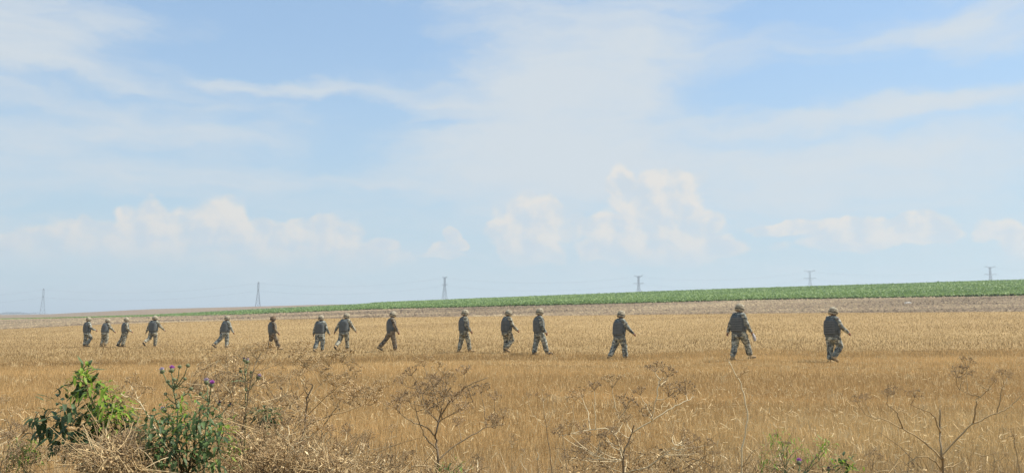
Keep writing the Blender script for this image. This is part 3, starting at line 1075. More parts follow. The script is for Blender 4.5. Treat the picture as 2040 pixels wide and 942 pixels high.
    rows = [(-.003, -.07, .150, .186), (-.003, -.05, .168, .200), (-.004, .10, .172, .204), (-.006, .22, .176, .204), (-.010, .33, .170, .196), (-.014, .40, .150, .172), (-.016, .45, .118, .140), (-.016, .475, .08, .11)]
    ell_loft(v, T, [(x_, z_, a_ * bz, b_ * bz) for x_, z_, a_, b_ in rows], 28, 2.7)
    vest = link('vest', v.mesh('vest', None, True), M_vest, root)
    for y in (-1, 1):
        st = MB()
        st.tube([T @ Vector((-.15, .10 * y, .38)), T @ Vector((-.105, .115 * y, .47)), T @ Vector((-.01, .12 * y, .535)), T @ Vector((.09, .115 * y, .47)), T @ Vector((.14, .10 * y, .38))], .034, 8, True, .35, (T.to_3x3() @ Vector((0, 1, 0))))
        st.build('shoulder_strap', M_vest, vest)
    for i_ in range(8):
        z_ = -.01 + i_ * .053
        xs_ = np.interp(z_, [r[1] for r in rows], [r[0] for r in rows]); ra = np.interp(z_, [r[1] for r in rows], [r[2] for r in rows]) * bz; rb = np.interp(z_, [r[1] for r in rows], [r[3] for r in rows]) * bz
        wb = MB()
        rg = []
        for dz, ex in ((-.012, 0.0), (-.012, .010), (.012, .010), (.012, 0.0)):
            r = []
            for k in range(15):
                a = radians(112 + (248 - 112) * k / 14)
                c_, s_ = cos(a), sin(a)
                qq = 2 / 2.7
                r.append(T @ Vector((xs_ + (ra + ex) * math.copysign(abs(c_) ** qq, c_), (rb + ex) * math.copysign(abs(s_) ** qq, s_), z_ + dz)))
            rg.append(r)
        wb.rings(rg + [rg[0]], False, False)
        wb.build('webbing', M_web, vest)
    # belt or pale hem under the vest
    be = MB()
    rg = [[T @ Vector((cos(2 * pi * k / 26) * .163 * bz * e, sin(2 * pi * k / 26) * .2 * bz * e, z_)) for k in range(26)] for z_, e in ((-.125, .93), (-.125, .98), (-.075, 1.0), (-.075, .95))]
    be.rings(rg + [rg[0]], True, False)
    be.build('vest_hem' if trim else 'belt', M_trim if trim else M_vest, root)
    # side pouch
    po = MB()
    po.box((0, 0, 0), (.07, .05, .13))
    me = po.mesh('pouch', M_vest)
    bm = bmesh.new(); bm.from_mesh(me)
    bmesh.ops.bevel(bm, geom=bm.edges[:] + bm.verts[:], offset=.014, segments=2, affect='EDGES')
    bm.to_mesh(me); bm.free()
    pob = link('pouch', me, M_vest, root)
    pob.matrix_local = T @ Matrix.Translation((.02, -.222 * bz, .06))
    root['wrist'] = tuple(root.matrix_basis @ (J['aR'][2] + J['aR'][3] * .13))
    return root


PEOPLE = [
    ('person in camouflage stepping with bent front knee at the far left end of the line', 30, dict(lean=3, hipR=26, kneeR=48, hipL=-4, kneeL=4, shR=12, elR=48, shL=-8), 1, 0, 0, 0),
    ('person in camouflage, second from the left, right arm reaching down in front', 42, dict(lean=9, hipR=10, kneeR=22, hipL=-6, kneeL=8, shR=38, elR=14, shL=-10, hp=16), 0, 0, 0, 1),
    ('person in camouflage, third from the left, forearm bent forward and legs trailing', 22, dict(lean=2, hipR=-6, kneeR=10, hipL=-22, kneeL=10, shR=4, elR=44, shL=0), 0, 0, 1, 0),
    ('person in camouflage, fourth from the left, back turned and both arms swung apart', 62, dict(lean=7, hipR=12, kneeR=14, hipL=-22, kneeL=42, shR=30, abR=26, elR=20, shL=-16, abL=24, elL=10, hy=-15), 0, 0, 0, 0),
    ('person in camouflage, fifth from the left, pale vest hem, rear leg kicked back', 40, dict(lean=5, hipR=6, kneeR=8, hipL=-34, kneeL=22, shR=16, elR=14, shL=-20), 1, 0, 0, 1),
    ('person in brownish uniform and dark brown helmet striding right, sixth from the left', 22, dict(lean=-2, hipR=27, kneeR=6, hipL=-8, kneeL=4, shR=8, elR=26, shL=-4), 2, 1, 0, 0),
    ('person in camouflage, seventh from the left, full back view, pale vest hem, arms hanging', 74, dict(lean=3, hipR=8, kneeR=10, hipL=-10, kneeL=22, shR=10, abR=18, elR=16, shL=-4, abL=17, elL=8, hy=-20), 1, 0, 0, 1),
    ('person in camouflage, eighth from the left, head bowed to the right, arms spread in stride', 66, dict(lean=8, hipR=14, kneeR=10, hipL=-24, kneeL=28, shR=26, abR=20, elR=14, shL=-20, abL=30, elL=6, hy=-48, hp=26), 0, 0, 0, 0),
    ('person in brownish uniform in a long stride with a straight arm, ninth from the left', 16, dict(lean=2, hipR=16, kneeR=5, hipL=-32, kneeL=14, shR=14, elR=10, shL=-6, hp=16), 2, 0, 0, 0),
    ('person in camouflage, tenth from the left, legs apart with pale boots', 26, dict(lean=1, hipR=22, kneeR=8, hipL=-11, kneeL=4, shR=0, elR=34, shL=-6), 0, 0, 0, 0),
    ('person in camouflage with one knee raised and foot trailing, fifth from the right', 38, dict(lean=5, hipR=30, kneeR=62, hipL=10, kneeL=16, shR=14, elR=30, shL=-6, hp=14), 0, 0, 0, 0),
    ('person in camouflage and dark boots striding with legs wide, fourth from the right', 24, dict(lean=0, hipR=26, kneeR=7, hipL=-11, kneeL=4, shR=4, elR=22, shL=-6), 1, 0, 1, 0),
    ('person in camouflage with ribbed dark vest, arm stretched forward, third from the right', 42, dict(lean=6, hipR=22, kneeR=12, hipL=-18, kneeL=16, shR=34, elR=18, abR=10, shL=-8, hp=10), 1, 0, 0, 0),
    ('tall person in camouflage in long stride holding a pale cloth, second from the right', 52, dict(lean=3, hipR=34, kneeR=10, hipL=-8, kneeL=10, shR=10, abR=4, elR=24, shL=-14, abL=22, elL=8, hy=-22, bulk=1.02), 1, 0, 0, 0),
    ('stocky person in camouflage with ribbed dark vest at the right end of the line', 44, dict(lean=3, hipR=30, kneeR=58, hipL=-1, kneeL=4, shR=30, abR=6, elR=24, shL=-6, abL=8, hy=-12, bulk=1.08), 1, 0, 0, 0),
]
walkers = []
for i_p, (lab, yaw, pose, ci, hl, bt_, tr_) in enumerate(PEOPLE):
    x_, tp, ft, _h = SOL[i_p]
    walkers.append(make_person(lab, yaw, pose, ci, hl, bt_, tr_, i_p * 5 + 1, S_D[i_p], x_, tp, ft))

# pale cloth hanging from a walker's hand
wp = Vector(walkers[13]['wrist'])
b = MB()
rg = []
for k in range(9):
    t = k / 8
    r_ = 0.035 + 0.055 * sin(min(1, t * 1.2) * pi * .75)
    rg.append([wp + Vector((0.07 * t + cos(a) * .55 * r_ * (1 + .25 * sin(3 * a + 4 * t)), sin(a) * r_ * .55, .03 - .24 * t + .015 * cos(5 * a))) for a in [2 * pi * q / 14 for q in range(14)]])
b.rings(rg)
tag(b.build('hanging_cloth', ramped('pale_cloth', [(0.3, srgb(138, 134, 134)[:3]), (0.7, srgb(178, 172, 170)[:3])], 9, 0.9), None, True), 'pale crumpled cloth in the hand of the tall person second from the right', 'cloth')

# ------------------------------------------------------------------ weeds along the verge
random.seed(11)
def dry(name, a, b, sc=9.0, tr=0.12):
    return ramped(name, [(0.3, srgb(*a)[:3]), (0.7, srgb(*b)[:3])], sc, 0.85, rnd=0.12, trans=tr)


M_pale = dry('pale_straw_stem', (216, 194, 150), (240, 222, 182))
M_tan = dry('tan_dry_stem', (160, 134, 96), (198, 170, 124))
M_grey = dry('grey_brown_stem', (132, 114, 88), (170, 148, 114))
M_dark = dry('dark_weathered_stem', (112, 97, 77), (146, 127, 101))
M_seedT = dry('tan_seed_head', (172, 146, 106), (228, 202, 156), 40, .35)
M_seedG = dry('grey_brown_seed_head', (142, 120, 92), (206, 180, 140), 40, .35)
M_leafD = ramped('dark_green_leaf', [(0.3, srgb(62, 80, 48)[:3]), (0.7, srgb(88, 108, 66)[:3])], 18, 0.62, rnd=0.25, trans=0.22, spec=0.4)
M_leafM = ramped('mid_green_leaf', [(0.3, srgb(76, 98, 54)[:3]), (0.7, srgb(108, 130, 74)[:3])], 18, 0.5, rnd=0.2, trans=0.35, spec=0.35)
M_leafY = ramped('young_lime_leaf', [(0.3, srgb(118, 150, 48)[:3]), (0.7, srgb(160, 184, 72)[:3])], 18, 0.5, rnd=0.15, trans=0.45, spec=0.3)
M_leafN = ramped('dull_lime_leaf', [(0.3, srgb(104, 132, 56)[:3]), (0.7, srgb(146, 170, 84)[:3])], 18, 0.5, rnd=0.15, trans=0.4, spec=0.3)
M_thst = ramped('thistle_stem', [(0.3, srgb(92, 104, 72)[:3]), (0.7, srgb(128, 136, 98)[:3])], 12, 0.8, trans=0.1)
M_twig = ramped('shrub_twig', [(0.3, srgb(70, 60, 40)[:3]), (0.7, srgb(104, 96, 62)[:3])], 12, 0.8)
M_purple = ramped('purple_floret', [(0.3, srgb(200, 122, 202)[:3]), (0.7, srgb(232, 168, 230)[:3])], 60, 0.7, trans=0.5)
M_lilac = ramped('faded_lilac_floret', [(0.3, srgb(206, 184, 206)[:3]), (0.7, srgb(236, 224, 230)[:3])], 60, 0.7, trans=0.3)
M_dull = ramped('withered_purple_floret', [(0.3, srgb(104, 84, 104)[:3]), (0.7, srgb(140, 118, 134)[:3])], 60, 0.8, trans=0.2)
M_invol = ramped('thistle_bracts', [(0.3, srgb(96, 106, 74)[:3]), (0.7, srgb(146, 146, 108)[:3])], 50, 0.8)


def wig(p, s): return p + Vector((random.gauss(0, s), random.gauss(0, s), random.gauss(0, s)))


def curve(p0, c, p1, n=5, jit=0.0):
    o = []
    for k in range(n + 1):
        t = k / n
        p = p0 * (1 - t) ** 2 + c * (2 * t * (1 - t)) + p1 * t * t
        o.append(wig(p, jit) if 0 < k < n else p)
    return o


def spline(pts, sub=3, jit=0.002):
    out = []
    n = len(pts)
    for i in range(n - 1):
        a, b, c, d = pts[max(i - 1, 0)], pts[i], pts[i + 1], pts[min(i + 2, n - 1)]
        for k in range(sub):
            t = k / sub
            out.append(wig(0.5 * ((2 * b) + (c - a) * t + (2 * a - 5 * b + 4 * c - d) * t * t + (3 * b - a - 3 * c + d) * t ** 3), jit))
    out.append(pts[-1])
    return out


# seed heads: compound umbels, a handful of different ones shared between all the plants
def head_mesh(i, mat, R=0.06, flat=0.5, rays=11, seeds=9, tight=1.0, droop=0.0):
    rnd = random.Random(100 + i)
    m = MB()
    for r in range(rays):
        a = 2 * pi * (r + rnd.random() * .6) / rays
        q = sqrt((r % 4 + .6) / 4.4)
        tip = Vector((cos(a) * R * q, sin(a) * R * q, R * (flat + .35 * (1 - q * q)) + rnd.gauss(0, .006) - droop * q * R))
        mid = tip * .55 + Vector((0, 0, R * .12))
        m.tube([(0, 0, 0), mid, tip], [.0013, .0010, .0008], 3, False)
        for s in range(seeds):
            dv = Vector((rnd.gauss(0, 1), rnd.gauss(0, 1), rnd.gauss(.6, .8))).normalized()
            c = tip + dv * (.006 + .009 * rnd.random()) * tight
            u = wig(dv, .5).normalized()
            e = u.orthogonal().normalized() * (.0022 + .0014 * rnd.random())
            f = u.cross(e)
            L = u * (.0058 + .0035 * rnd.random())
            b0 = len(m.v)
            m.v += [c - L, c + e, c + f, c - e, c - f, c + L]
            for k in range(4):
                k2 = (k + 1) % 4
                m.f += [(b0, b0 + 1 + k2, b0 + 1 + k), (b0 + 5, b0 + 1 + k, b0 + 1 + k2)]
    return m.mesh('seed_head', mat)


HEADS = {'t': [head_mesh(i, M_seedT, .052 + .006 * (i % 3), .45 + .1 * (i % 2), 9 + i % 4, 7) for i in range(4)],
         'g': [head_mesh(i + 9, M_seedG, .048 + .007 * (i % 3), .5, 9 + i % 4, 6, 1.2, .2 * (i % 2)) for i in range(4)],
         's': [head_mesh(i + 20, M_seedT, .05, .6, 7, 2, .8) for i in range(2)]}


def put_head(parent, p, dirv, kind='t', s=1.0):
    o = bpy.data.objects.new('seed_head', random.choice(HEADS[kind]))
    COL.objects.link(o)
    o.parent = parent
    q = dirv.to_track_quat('Z', 'Y')
    o.rotation_mode = 'QUATERNION'
    from mathutils import Quaternion
    o.rotation_quaternion = q @ Quaternion((0, 0, 1), random.random() * 6.28)
    o.location = p
    o.scale = (s, s, s * random.uniform(.8, 1.1))
    return o


def umbel_weed(label, d, stem, branches, heads, mat_s, mat_b, hk='t', hs=1.0, r0=.006, spread=.16, group=None, name='dry_umbel_weed'):
    """stem and branches are drawn where they stand at depth d; heads hang on the nearest limb"""
    root_p = at(*stem[0], d)
    gx_, gy_ = root_p.x + random.uniform(-.05, .05), root_p.y + random.uniform(-.05, .05)
    base = Vector((gx_, gy_, gz_(gx_, gy_) - .02))
    r = empty(name, base)
    tag(r, label, 'dry weed', group)
    W = lambda q, dd=0.0: at(q[0], q[1], d + dd) - base
    r0 = r0 * .78
    sp = [Vector((0, 0, 0)), (W(stem[0]) * .5) + Vector((random.gauss(0, .02), random.gauss(0, .02), 0))] + [W(q, random.gauss(0, .02)) for q in stem]
    pts = spline(sp)
    n = len(pts)
    MB().tube(pts, [r0 * (1.25 - .75 * k / (n - 1)) for k in range(n)], 6).build('stem', mat_s, r, True)
    limbs = [(pts[n // 3:], r0 * .7)]
    for br in branches:
        dz = random.uniform(-spread, spread)
        m_ = len(br)
        first = W(br[0])
        near = min((q for lp, _ in [(pts, 0)] + limbs[1:] for q in lp), key=lambda q: (q - first).length)
        if near not in pts: dz = dz * .4 + (near.y - first.y)
        bp = [near] + [W(q, dz * (i + 1) / m_ if near in pts else dz) for i, q in enumerate(br[1:])]
        cp = spline(bp, 4)
        nn = len(cp)
        rr = r0 * (.72 if m_ > 3 else .5)
        MB().tube(cp, [rr * (1 - .6 * k / (nn - 1)) for k in range(nn)], 5).build('branch', mat_b, r, True)
        limbs.append((cp, rr * .6))
    tw = MB()
    for h in heads:
        hx, hy = h[0], h[1]
        s = h[2] if len(h) > 2 else 1.0
        hp = W((hx, hy), random.uniform(-spread, spread))
        # attach to the nearest point of a limb that lies below the head
        best = None
        for lp, rr in limbs:
            for q in lp:
                if q.z < hp.z - .015:
                    L = (q - hp).length + .3 * abs((q - hp).x)
                    if best is None or L < best[0]: best = (L, q)
        if best is None: best = (0, limbs[0][0][0])
        q = best[1]
        c = q.lerp(hp, .5) + Vector((0, 0, -.10 * (q - hp).length)) + (hp - q).normalized().cross(Vector((0, 0, 1))) * random.gauss(0, .01)
        cv = curve(q, c, hp, 5, .002)
        MB().tube(cv, [.0022 - .0002 * k for k in range(6)], 4, False).build('stalk', mat_b, r, True)
        dv = (cv[-1] - cv[-2]).normalized() * .6 + Vector((0, 0, .5))
        put_head(r, hp, dv.normalized(), hk if random.random() < .8 else 't', hs * s * random.uniform(.85, 1.15))
    return r


def jits(cx, cy, rx, ry, n, s=.8):
    return [(random.gauss(cx, rx * .5), random.gauss(cy, ry * .5), s * random.uniform(.7, 1.2)) for _ in range(n)]


G_U = 'dry umbel weeds along the verge'
umbel_weed('bushy grey dry weed with round crown of seed heads at centre foreground', 4.1,
           [(870, 942), (872, 905), (869, 878), (868, 862), (876, 830), (881, 812)],
           [[(872, 925), (900, 892), (940, 866), (970, 851), (1005, 845)], [(876, 830), (900, 795), (935, 766), (972, 751)], [(874, 838), (910, 818), (942, 800)],
            [(869, 868), (845, 848), (818, 838), (795, 818)], [(870, 885), (850, 872), (835, 840), (826, 800)], [(876, 830), (868, 790), (862, 765)], [(872, 845), (850, 815), (838, 775)]],
           [(845, 730, 1.1), (820, 748), (880, 752, 1.1), (802, 764), (925, 746), (880, 790), (836, 785), (902, 800), (930, 792), (958, 783), (985, 797), (862, 770), (815, 800), (790, 815), (850, 812), (912, 820), (890, 765), (870, 810)] + jits(875, 785, 70, 40, 16, .75) + jits(990, 842, 30, 10, 4, .7),
           M_dark, M_grey, 'g', .9, .0075, .22, G_U)
umbel_weed('tall branching dry weed with tan flat seed heads left of centre foreground', 4.0,
           [(592, 942), (600, 885), (608, 830), (612, 795), (622, 765)],
           [[(610, 800), (640, 765), (672, 735)], [(606, 835), (650, 790), (690, 757)], [(604, 850), (655, 828), (700, 815), (735, 800)], [(610, 790), (600, 755), (592, 722)], [(600, 880), (640, 850), (668, 812), (680, 790)]],
           [(600, 704, 1.1), (588, 720), (622, 737, 1.1), (604, 745), (656, 730, 1.1), (682, 722), (697, 738), (690, 762), (702, 788, 1.1), (728, 796), (747, 802), (670, 788), (664, 768), (640, 745)] + jits(715, 790, 40, 22, 8, .8) + jits(620, 740, 40, 20, 4, .7),
           M_dark, M_tan, 't', .95, .007, .2, G_U)
umbel_weed('slender dry weed whose clustered tan top leans against the walkers left of centre', 4.2,
           [(478, 900), (488, 830), (497, 770), (505, 738), (514, 714)], [[(500, 760), (508, 735), (530, 712)]],
           [(520, 699, 1.15), (506, 705), (531, 704), (512, 716, .8), (496, 735, .7), (548, 728, .6), (470, 740, .7), (540, 755, .7)], M_grey, M_grey, 't', .9, .005, .1, G_U)
umbel_weed('pale leaning dry stem with spread tan head between the shrub and the thistle', 3.7,
           [(345, 942), (332, 895), (305, 845), (285, 812), (276, 795)], [[(280, 802), (262, 790), (236, 782)], [(276, 795), (270, 780), (262, 770)]],
           [(262, 768, 1.0), (283, 784, .95), (248, 806, .8), (240, 784, .7), (270, 790, .7)], M_pale, M_pale, 't', .9, .0052, .08, G_U)
umbel_weed('forked dark stemmed dry weed with pale arms right of centre foreground', 3.9,
           [(1242, 942), (1243, 905), (1254, 872), (1264, 846)],
           [[(1243, 903), (1226, 866), (1205, 852), (1165, 858), (1120, 867)], [(1260, 862), (1298, 838), (1340, 811), (1362, 800), (1384, 790)], [(1298, 838), (1307, 795), (1314, 760), (1322, 752)],
            [(1242, 940), (1282, 932), (1312, 914), (1338, 894), (1372, 872)], [(1243, 930), (1215, 915), (1188, 905)], [(1226, 866), (1240, 845), (1232, 832)]],
           [(1305, 741), (1330, 751, 1.1), (1184, 778), (1220, 773, 1.1), (1276, 787), (1246, 815, 1.2), (1332, 790), (1366, 786), (1144, 800), (1160, 792), (1290, 828), (1118, 866), (1135, 866), (1158, 862)] + jits(1165, 900, 30, 18, 8, .8) + jits(1365, 890, 36, 16, 8, .7) + jits(1215, 860, 50, 20, 8, .7) + jits(1225, 890, 50, 20, 6, .7),
           M_dark, M_pale, 'g', .85, .0068, .2, G_U)
umbel_weed('tall thin pale dry stem reaching up to the second walker from the right', 4.0,
           [(1478, 930), (1482, 885), (1489, 832), (1484, 795), (1476, 764), (1465, 745), (1452, 720)],
           [[(1476, 764), (1476, 758)], [(1463, 748), (1470, 744), (1482, 741)], [(1480, 925), (1505, 896), (1532, 881)], [(1480, 930), (1500, 915), (1522, 906)]],
           [(1450, 717, .8), (1483, 742, .7), (1536, 880, .6), (1492, 835, .5)], M_pale, M_tan, 's', .8, .005, .1, G_U)
umbel_weed('bare wide branching dry weed with two long arms at right foreground', 3.8,
           [(1879, 942), (1876, 906), (1873, 860), (1873, 815)],
           [[(1874, 906), (1840, 880), (1800, 855), (1762, 835), (1738, 831)], [(1800, 855), (1791, 832), (1786, 820), (1768, 806)], [(1873, 852), (1862, 831), (1851, 820), (1814, 805)],
            [(1877, 906), (1910, 871), (1940, 843), (1985, 821), (2012, 810), (2036, 786)], [(1940, 843), (1945, 806), (1947, 794), (1976, 772)], [(1985, 821), (1994, 785), (2000, 765)], [(1879, 935), (1858, 915), (1832, 908), (1806, 925)],
            [(1947, 794), (1935, 785), (1912, 776)], [(1878, 938), (1905, 925), (1925, 915)]],
           [(1926, 735, .9), (1906, 752, .8), (1916, 745, .8), (1936, 748, .6), (1780, 785, .8), (1768, 790, .7), (1822, 791, .7), (1708, 801, .7), (1724, 797, .7), (1996, 746, .7), (2008, 752, .6), (1980, 760, .5)],
           M_grey, M_tan, 'g', .75, .0075, .15, G_U)
umbel_weed('faint thin reddish dry stem rising above the leafy shrub at left', 5.2,
           [(188, 800), (190, 760), (195, 732), (203, 705), (208, 690)], [[(195, 732), (218, 722), (242, 714)], [(191, 758), (215, 752), (236, 752)]], [(208, 688, .5), (243, 713, .5), (180, 715, .4)], M_tan, M_tan, 's', .7, .0028, .1, G_U)
# further weeds of the thicket: alike, each a plant of its own
LABS = ['seeded dry weed low between the two tall tan weeds', 'straggling dry weed below the tall tan flat seed heads', 'tangled dry weed just right of the purple flower', 'faint dry weed behind the top of the thistle thicket', 'dry weed standing in the dark green bush', 'dry weed right of the lime sprig low in the tangle', 'dry weed drooping to the right of the tall tan weed', 'rightmost straggling dry weed of the left thicket', 'dry weed right of the withered purple thistle', 'dry weed between the leaning tan umbel and the tall tan weed', 'thin dry weed just behind the purple and pale thistle flowers', 'topmost faint dry weed in front of the fifth walker', 'low dry weed right of the small dark green clump', 'low dry weed under the tangled green bush', 'dry weed at the bottom edge below the tall tan weed', 'lowest dry weed at the bottom left of centre', 'dry weed crowning the heap right of the broad leaved shrub', 'dry weed in front of the broad leaved shrub', 'dry weed near the far left edge above the yellowish tuft', 'topmost dry weed cut by the far left edge', 'dry weed beside the yellowish green tuft', 'dry weed beside the lime sprig low in the tangle']
LABS2 = ['small dry weed in the gap right of the round crowned weed', 'thin dry weed beside the long arm of the round crowned weed', 'faint dry weed left of the forked dark stemmed weed', 'small dry weed left of the foot of the round crowned weed', 'sparse dry weed between the left thicket and the round crowned weed', 'small dry weed left of the tall thin pale stem', 'sparse dry weed behind the feathery lime weed', 'small dry weed right of the foot of the round crowned weed', 'sparse dry weed right of the forked dark stemmed weed', 'small dry weed left of the bare two armed weed', 'small dry weed right of the bare two armed weed', 'sparse dry weed nearest the right edge', 'highest sparse dry weed in the stubble right of the round crowned weed']
SPOTS = [(640, 880, 4.6), (560, 800, 4.8), (460, 760, 4.4), (430, 720, 4.8), (395, 830, 4.6), (520, 860, 3.7), (690, 860, 4.3), (735, 870, 5.0), (480, 830, 4.2), (560, 745, 5.2), (400, 750, 5.0), (455, 700, 5.4),
         (610, 850, 3.5), (350, 905, 4.6), (660, 905, 3.6), (540, 900, 3.4), (245, 880, 3.4), (160, 900, 3.6), (20, 850, 4.2), (-20, 800, 4.6), (45, 890, 3.8), (440, 880, 4.4)]
for i, (x, y, d) in enumerate(SPOTS):
    sp = 30 + 12 * random.random()
    lean = random.uniform(-25, 25)
    st = [(x - lean, y + 190), (x - lean * .5, y + 100), (x - lean * .2, y + 55), (x, y + 22)]
    br = [[(x - lean * .4, y + 90), (x - lean * .2 + sgn * sp * .6, y + 50), (x + sgn * sp, y + random.uniform(5, 30))] for sgn in (-1, 1)]
    umbel_weed(LABS[i], d, st, br, [(x, y, .9)] + jits(x, y + 14, sp * 1.1, 22, 8, .8), random.choice([M_tan, M_grey]), random.choice([M_tan, M_pale, M_grey]), random.choice('ttg'), .8, .0042, .15, 'dry weeds of the thicket')
SPOTS2 = [(1070, 900, 4.4), (1020, 870, 5.0), (1120, 830, 5.4), (820, 905, 4.2), (780, 890, 4.8), (1420, 905, 4.6), (1560, 885, 4.8), (950, 915, 4.0), (1330, 900, 4.8), (1740, 905, 4.6), (1980, 905, 4.4), (2020, 860, 4.8), (1080, 780, 5.6)]
for i, (x, y, d) in enumerate(SPOTS2):
    sp = 26
    lean = random.uniform(-30, 30)
    st = [(x - lean, y + 170), (x - lean * .5, y + 90), (x - lean * .2, y + 45), (x, y + 15)]
    br = [[(x - lean * .4, y + 80), (x + sgn * sp * .7, y + 45), (x + sgn * sp, y + random.uniform(0, 30))] for sgn in (-1, 1)]
    umbel_weed(LABS2[i], d, st, br, [(x, y, .6)] + jits(x, y + 10, sp, 16, 4, .55), random.choice([M_tan, M_grey, M_dark]), random.choice([M_tan, M_pale]), random.choice('ggs'), .7, .0034, .12, 'single dry weeds in front of the stubble')


# ---- leafy shrubs
def leaf_mesh(i, mat, L=.08, Wd=.036, droop=.25, fold=.3):
    m = MB()
    n = 5
    mid, lf, rt = [], [], []
    for k in range(n + 1):
        t = k / n
        wv = Wd * .5 * (sin(pi * t ** .8) ** .8 if 0 < t < 1 else 0.02)
        z = -droop * L * t * t + .01 * sin(3 * t + i)
        x = L * t
        mid.append((x, 0, z)); lf.append((x, wv, z + wv * fold)); rt.append((x, -wv, z + wv * fold))
    b0 = len(m.v)
    for a, b, c in zip(lf, mid, rt): m.v += [Vector(a), Vector(b), Vector(c)]
    for k in range(n):
        q = b0 + 3 * k
        m.f += [(q, q + 1, q + 4, q + 3), (q + 1, q + 2, q + 5, q + 4)]
    m.tube([(-.012, 0, .003), (0, 0, 0)], .0012, 3, False)
    return m.mesh('leaf', mat, True)


LEAF = {k: [leaf_mesh(i, m, l_ * (1 + .12 * (i % 3)), w_, .2 + .12 * i, .25) for i in range(4)] for k, m, l_, w_ in
        (('D', M_leafD, .050, .026), ('M', M_leafM, .044, .020), ('Y', M_leafY, .038, .016), ('N', M_leafN, .030, .008), ('S', M_leafY, .024, .008))}


def shrub(label, name, d, base_px, limbs, group=None, cat='shrub', depth=.18, mat=M_twig):
    """limbs: (points, leaf kind at foot, leaf kind at tip, leaves, leaf scale)"""
    rp = at(*base_px, d)
    base = Vector((rp.x, rp.y, gz_(rp.x, rp.y) - .02))
    r = empty(name, base)
    tag(r, label, cat, group)
    W = lambda q, dd=0.0: at(q[0], q[1], d + dd) - base
    trunk = [Vector((0, 0, 0)), W(base_px) * .5 + Vector((.02, .01, 0)), W(base_px)]
    MB().tube(spline(trunk, 3), (.006 if cat == 'shrub' else .0035), 6).build('trunk', mat if cat == 'shrub' else M_thst, r, True)
    mult = 1.75
    jobs = []
    for pts, k0, k1, nl, ls in limbs:
        nl = int(nl * mult)
        dz = random.uniform(-depth, depth)
        m_ = len(pts)
        bp = [W(base_px)] + [W(q, dz * (i + 1) / m_) for i, q in enumerate(pts)]
        cp = spline(bp, 4, .003)
        n = len(cp)
        br = MB().tube(cp, [(.0052 - .0038 * k / (n - 1)) * (.4 if cat == 'plant' else .7) for k in range(n)], 5).build('branch', mat if cat == 'shrub' else M_thst, r, True)
        for i in range(nl):
            t = .36 + .64 * (i + random.random() * .6) / nl
            f = min(t * (n - 1), n - 1.001)
            q = cp[int(f)].lerp(cp[int(f) + 1], f % 1)
            ax = (cp[int(f) + 1] - cp[int(f)]).normalized()
            az = i * 2.4 + random.gauss(0, .5)
            side = (ax.orthogonal().normalized() * cos(az) + ax.cross(ax.orthogonal().normalized()) * sin(az))
            dv = (side + ax * random.uniform(.1, .9) + Vector((0, 0, random.uniform(-.5, .15)))).normalized()
            q = q + side * random.uniform(0, .075 if cat == 'shrub' else .05)
            kind = k1 if random.random() < (t - .2) * 1.2 else k0
            zz = Vector((0, 0, 1)) + side * random.uniform(-.5, .5)
            yv = zz.cross(dv).normalized()
            Mx = Matrix((dv, yv, dv.cross(yv))).transposed().to_4x4()
            sz = ls * random.uniform(.7, 1.2)
            jobs.append((sz, random.choice(LEAF[kind]), Matrix.Translation(q) @ Mx @ Matrix.Scale(sz, 4)))
    jobs.sort(key=lambda t_: -t_[0] - 3 * (t_[2].translation.y < -.05))
    for sz, me, Mx in jobs[:290]:
        o = bpy.data.objects.new('leaf', me)
        COL.objects.link(o)
        o.parent = r
        o.matrix_local = Mx
    if len(jobs) > 290:
        V, Fc, mi, mats = [], [], [], []
        for sz, me, Mx in jobs[290:]:
            b0 = len(V)
            V += [tuple(Mx @ v.co) for v in me.vertices]
            Fc += [tuple(b0 + k for k in p_.vertices) for p_ in me.polygons]
            if me.materials[0] not in mats: mats.append(me.materials[0])
            mi += [mats.index(me.materials[0])] * len(me.polygons)
        lm = bpy.data.meshes.new('inner_leaves')
        lm.from_pydata(V, [], Fc)
        for m_ in mats: lm.materials.append(m_)
        lm.polygons.foreach_set('material_index', mi)
        tag(link('inner_leaves', lm, None, r), kind='stuff')
    return r


shrub('broad leaved green shrub with dark drooping leaves and lime tips at lower left', 'leafy_shrub', 4.0, (238, 938), [
    ([(220, 870), (188, 805), (168, 770), (158, 748)], 'D', 'D', 34, 1.0), ([(205, 850), (178, 790), (165, 760), (172, 742)], 'D', 'M', 16, .8), ([(180, 790), (162, 758), (150, 742)], 'Y', 'Y', 16, .8), ([(182, 790), (170, 758), (174, 742)], 'Y', 'Y', 16, .8),
    ([(225, 860), (212, 810), (203, 772)], 'Y', 'Y', 34, .95), ([(232, 860), (225, 815), (222, 780)], 'Y', 'Y', 30, .95), ([(240, 850), (238, 815), (238, 796)], 'M', 'Y', 26, .9),
    ([(205, 870), (165, 850), (125, 842), (85, 832), (66, 834)], 'D', 'D', 24, .85), ([(205, 865), (160, 830), (125, 815), (98, 815)], 'D', 'D', 20, .8), ([(195, 850), (155, 822), (130, 808), (116, 800)], 'D', 'M', 14, .75),
    ([(210, 885), (160, 862), (110, 852), (82, 862)], 'D', 'D', 22, .9), ([(215, 900), (170, 880), (125, 872), (108, 884)], 'D', 'D', 22, 1.0), ([(215, 910), (180, 900), (160, 895)], 'D', 'D', 18, 1.1),
    ([(245, 880), (262, 850), (282, 838)], 'D', 'M', 20, .9), ([(240, 870), (230, 840), (240, 825)], 'D', 'D', 22, .95), ([(250, 900), (275, 870), (296, 850)], 'D', 'M', 20, .9), ([(225, 890), (200, 860), (190, 840)], 'D', 'D', 22, 1.0)])
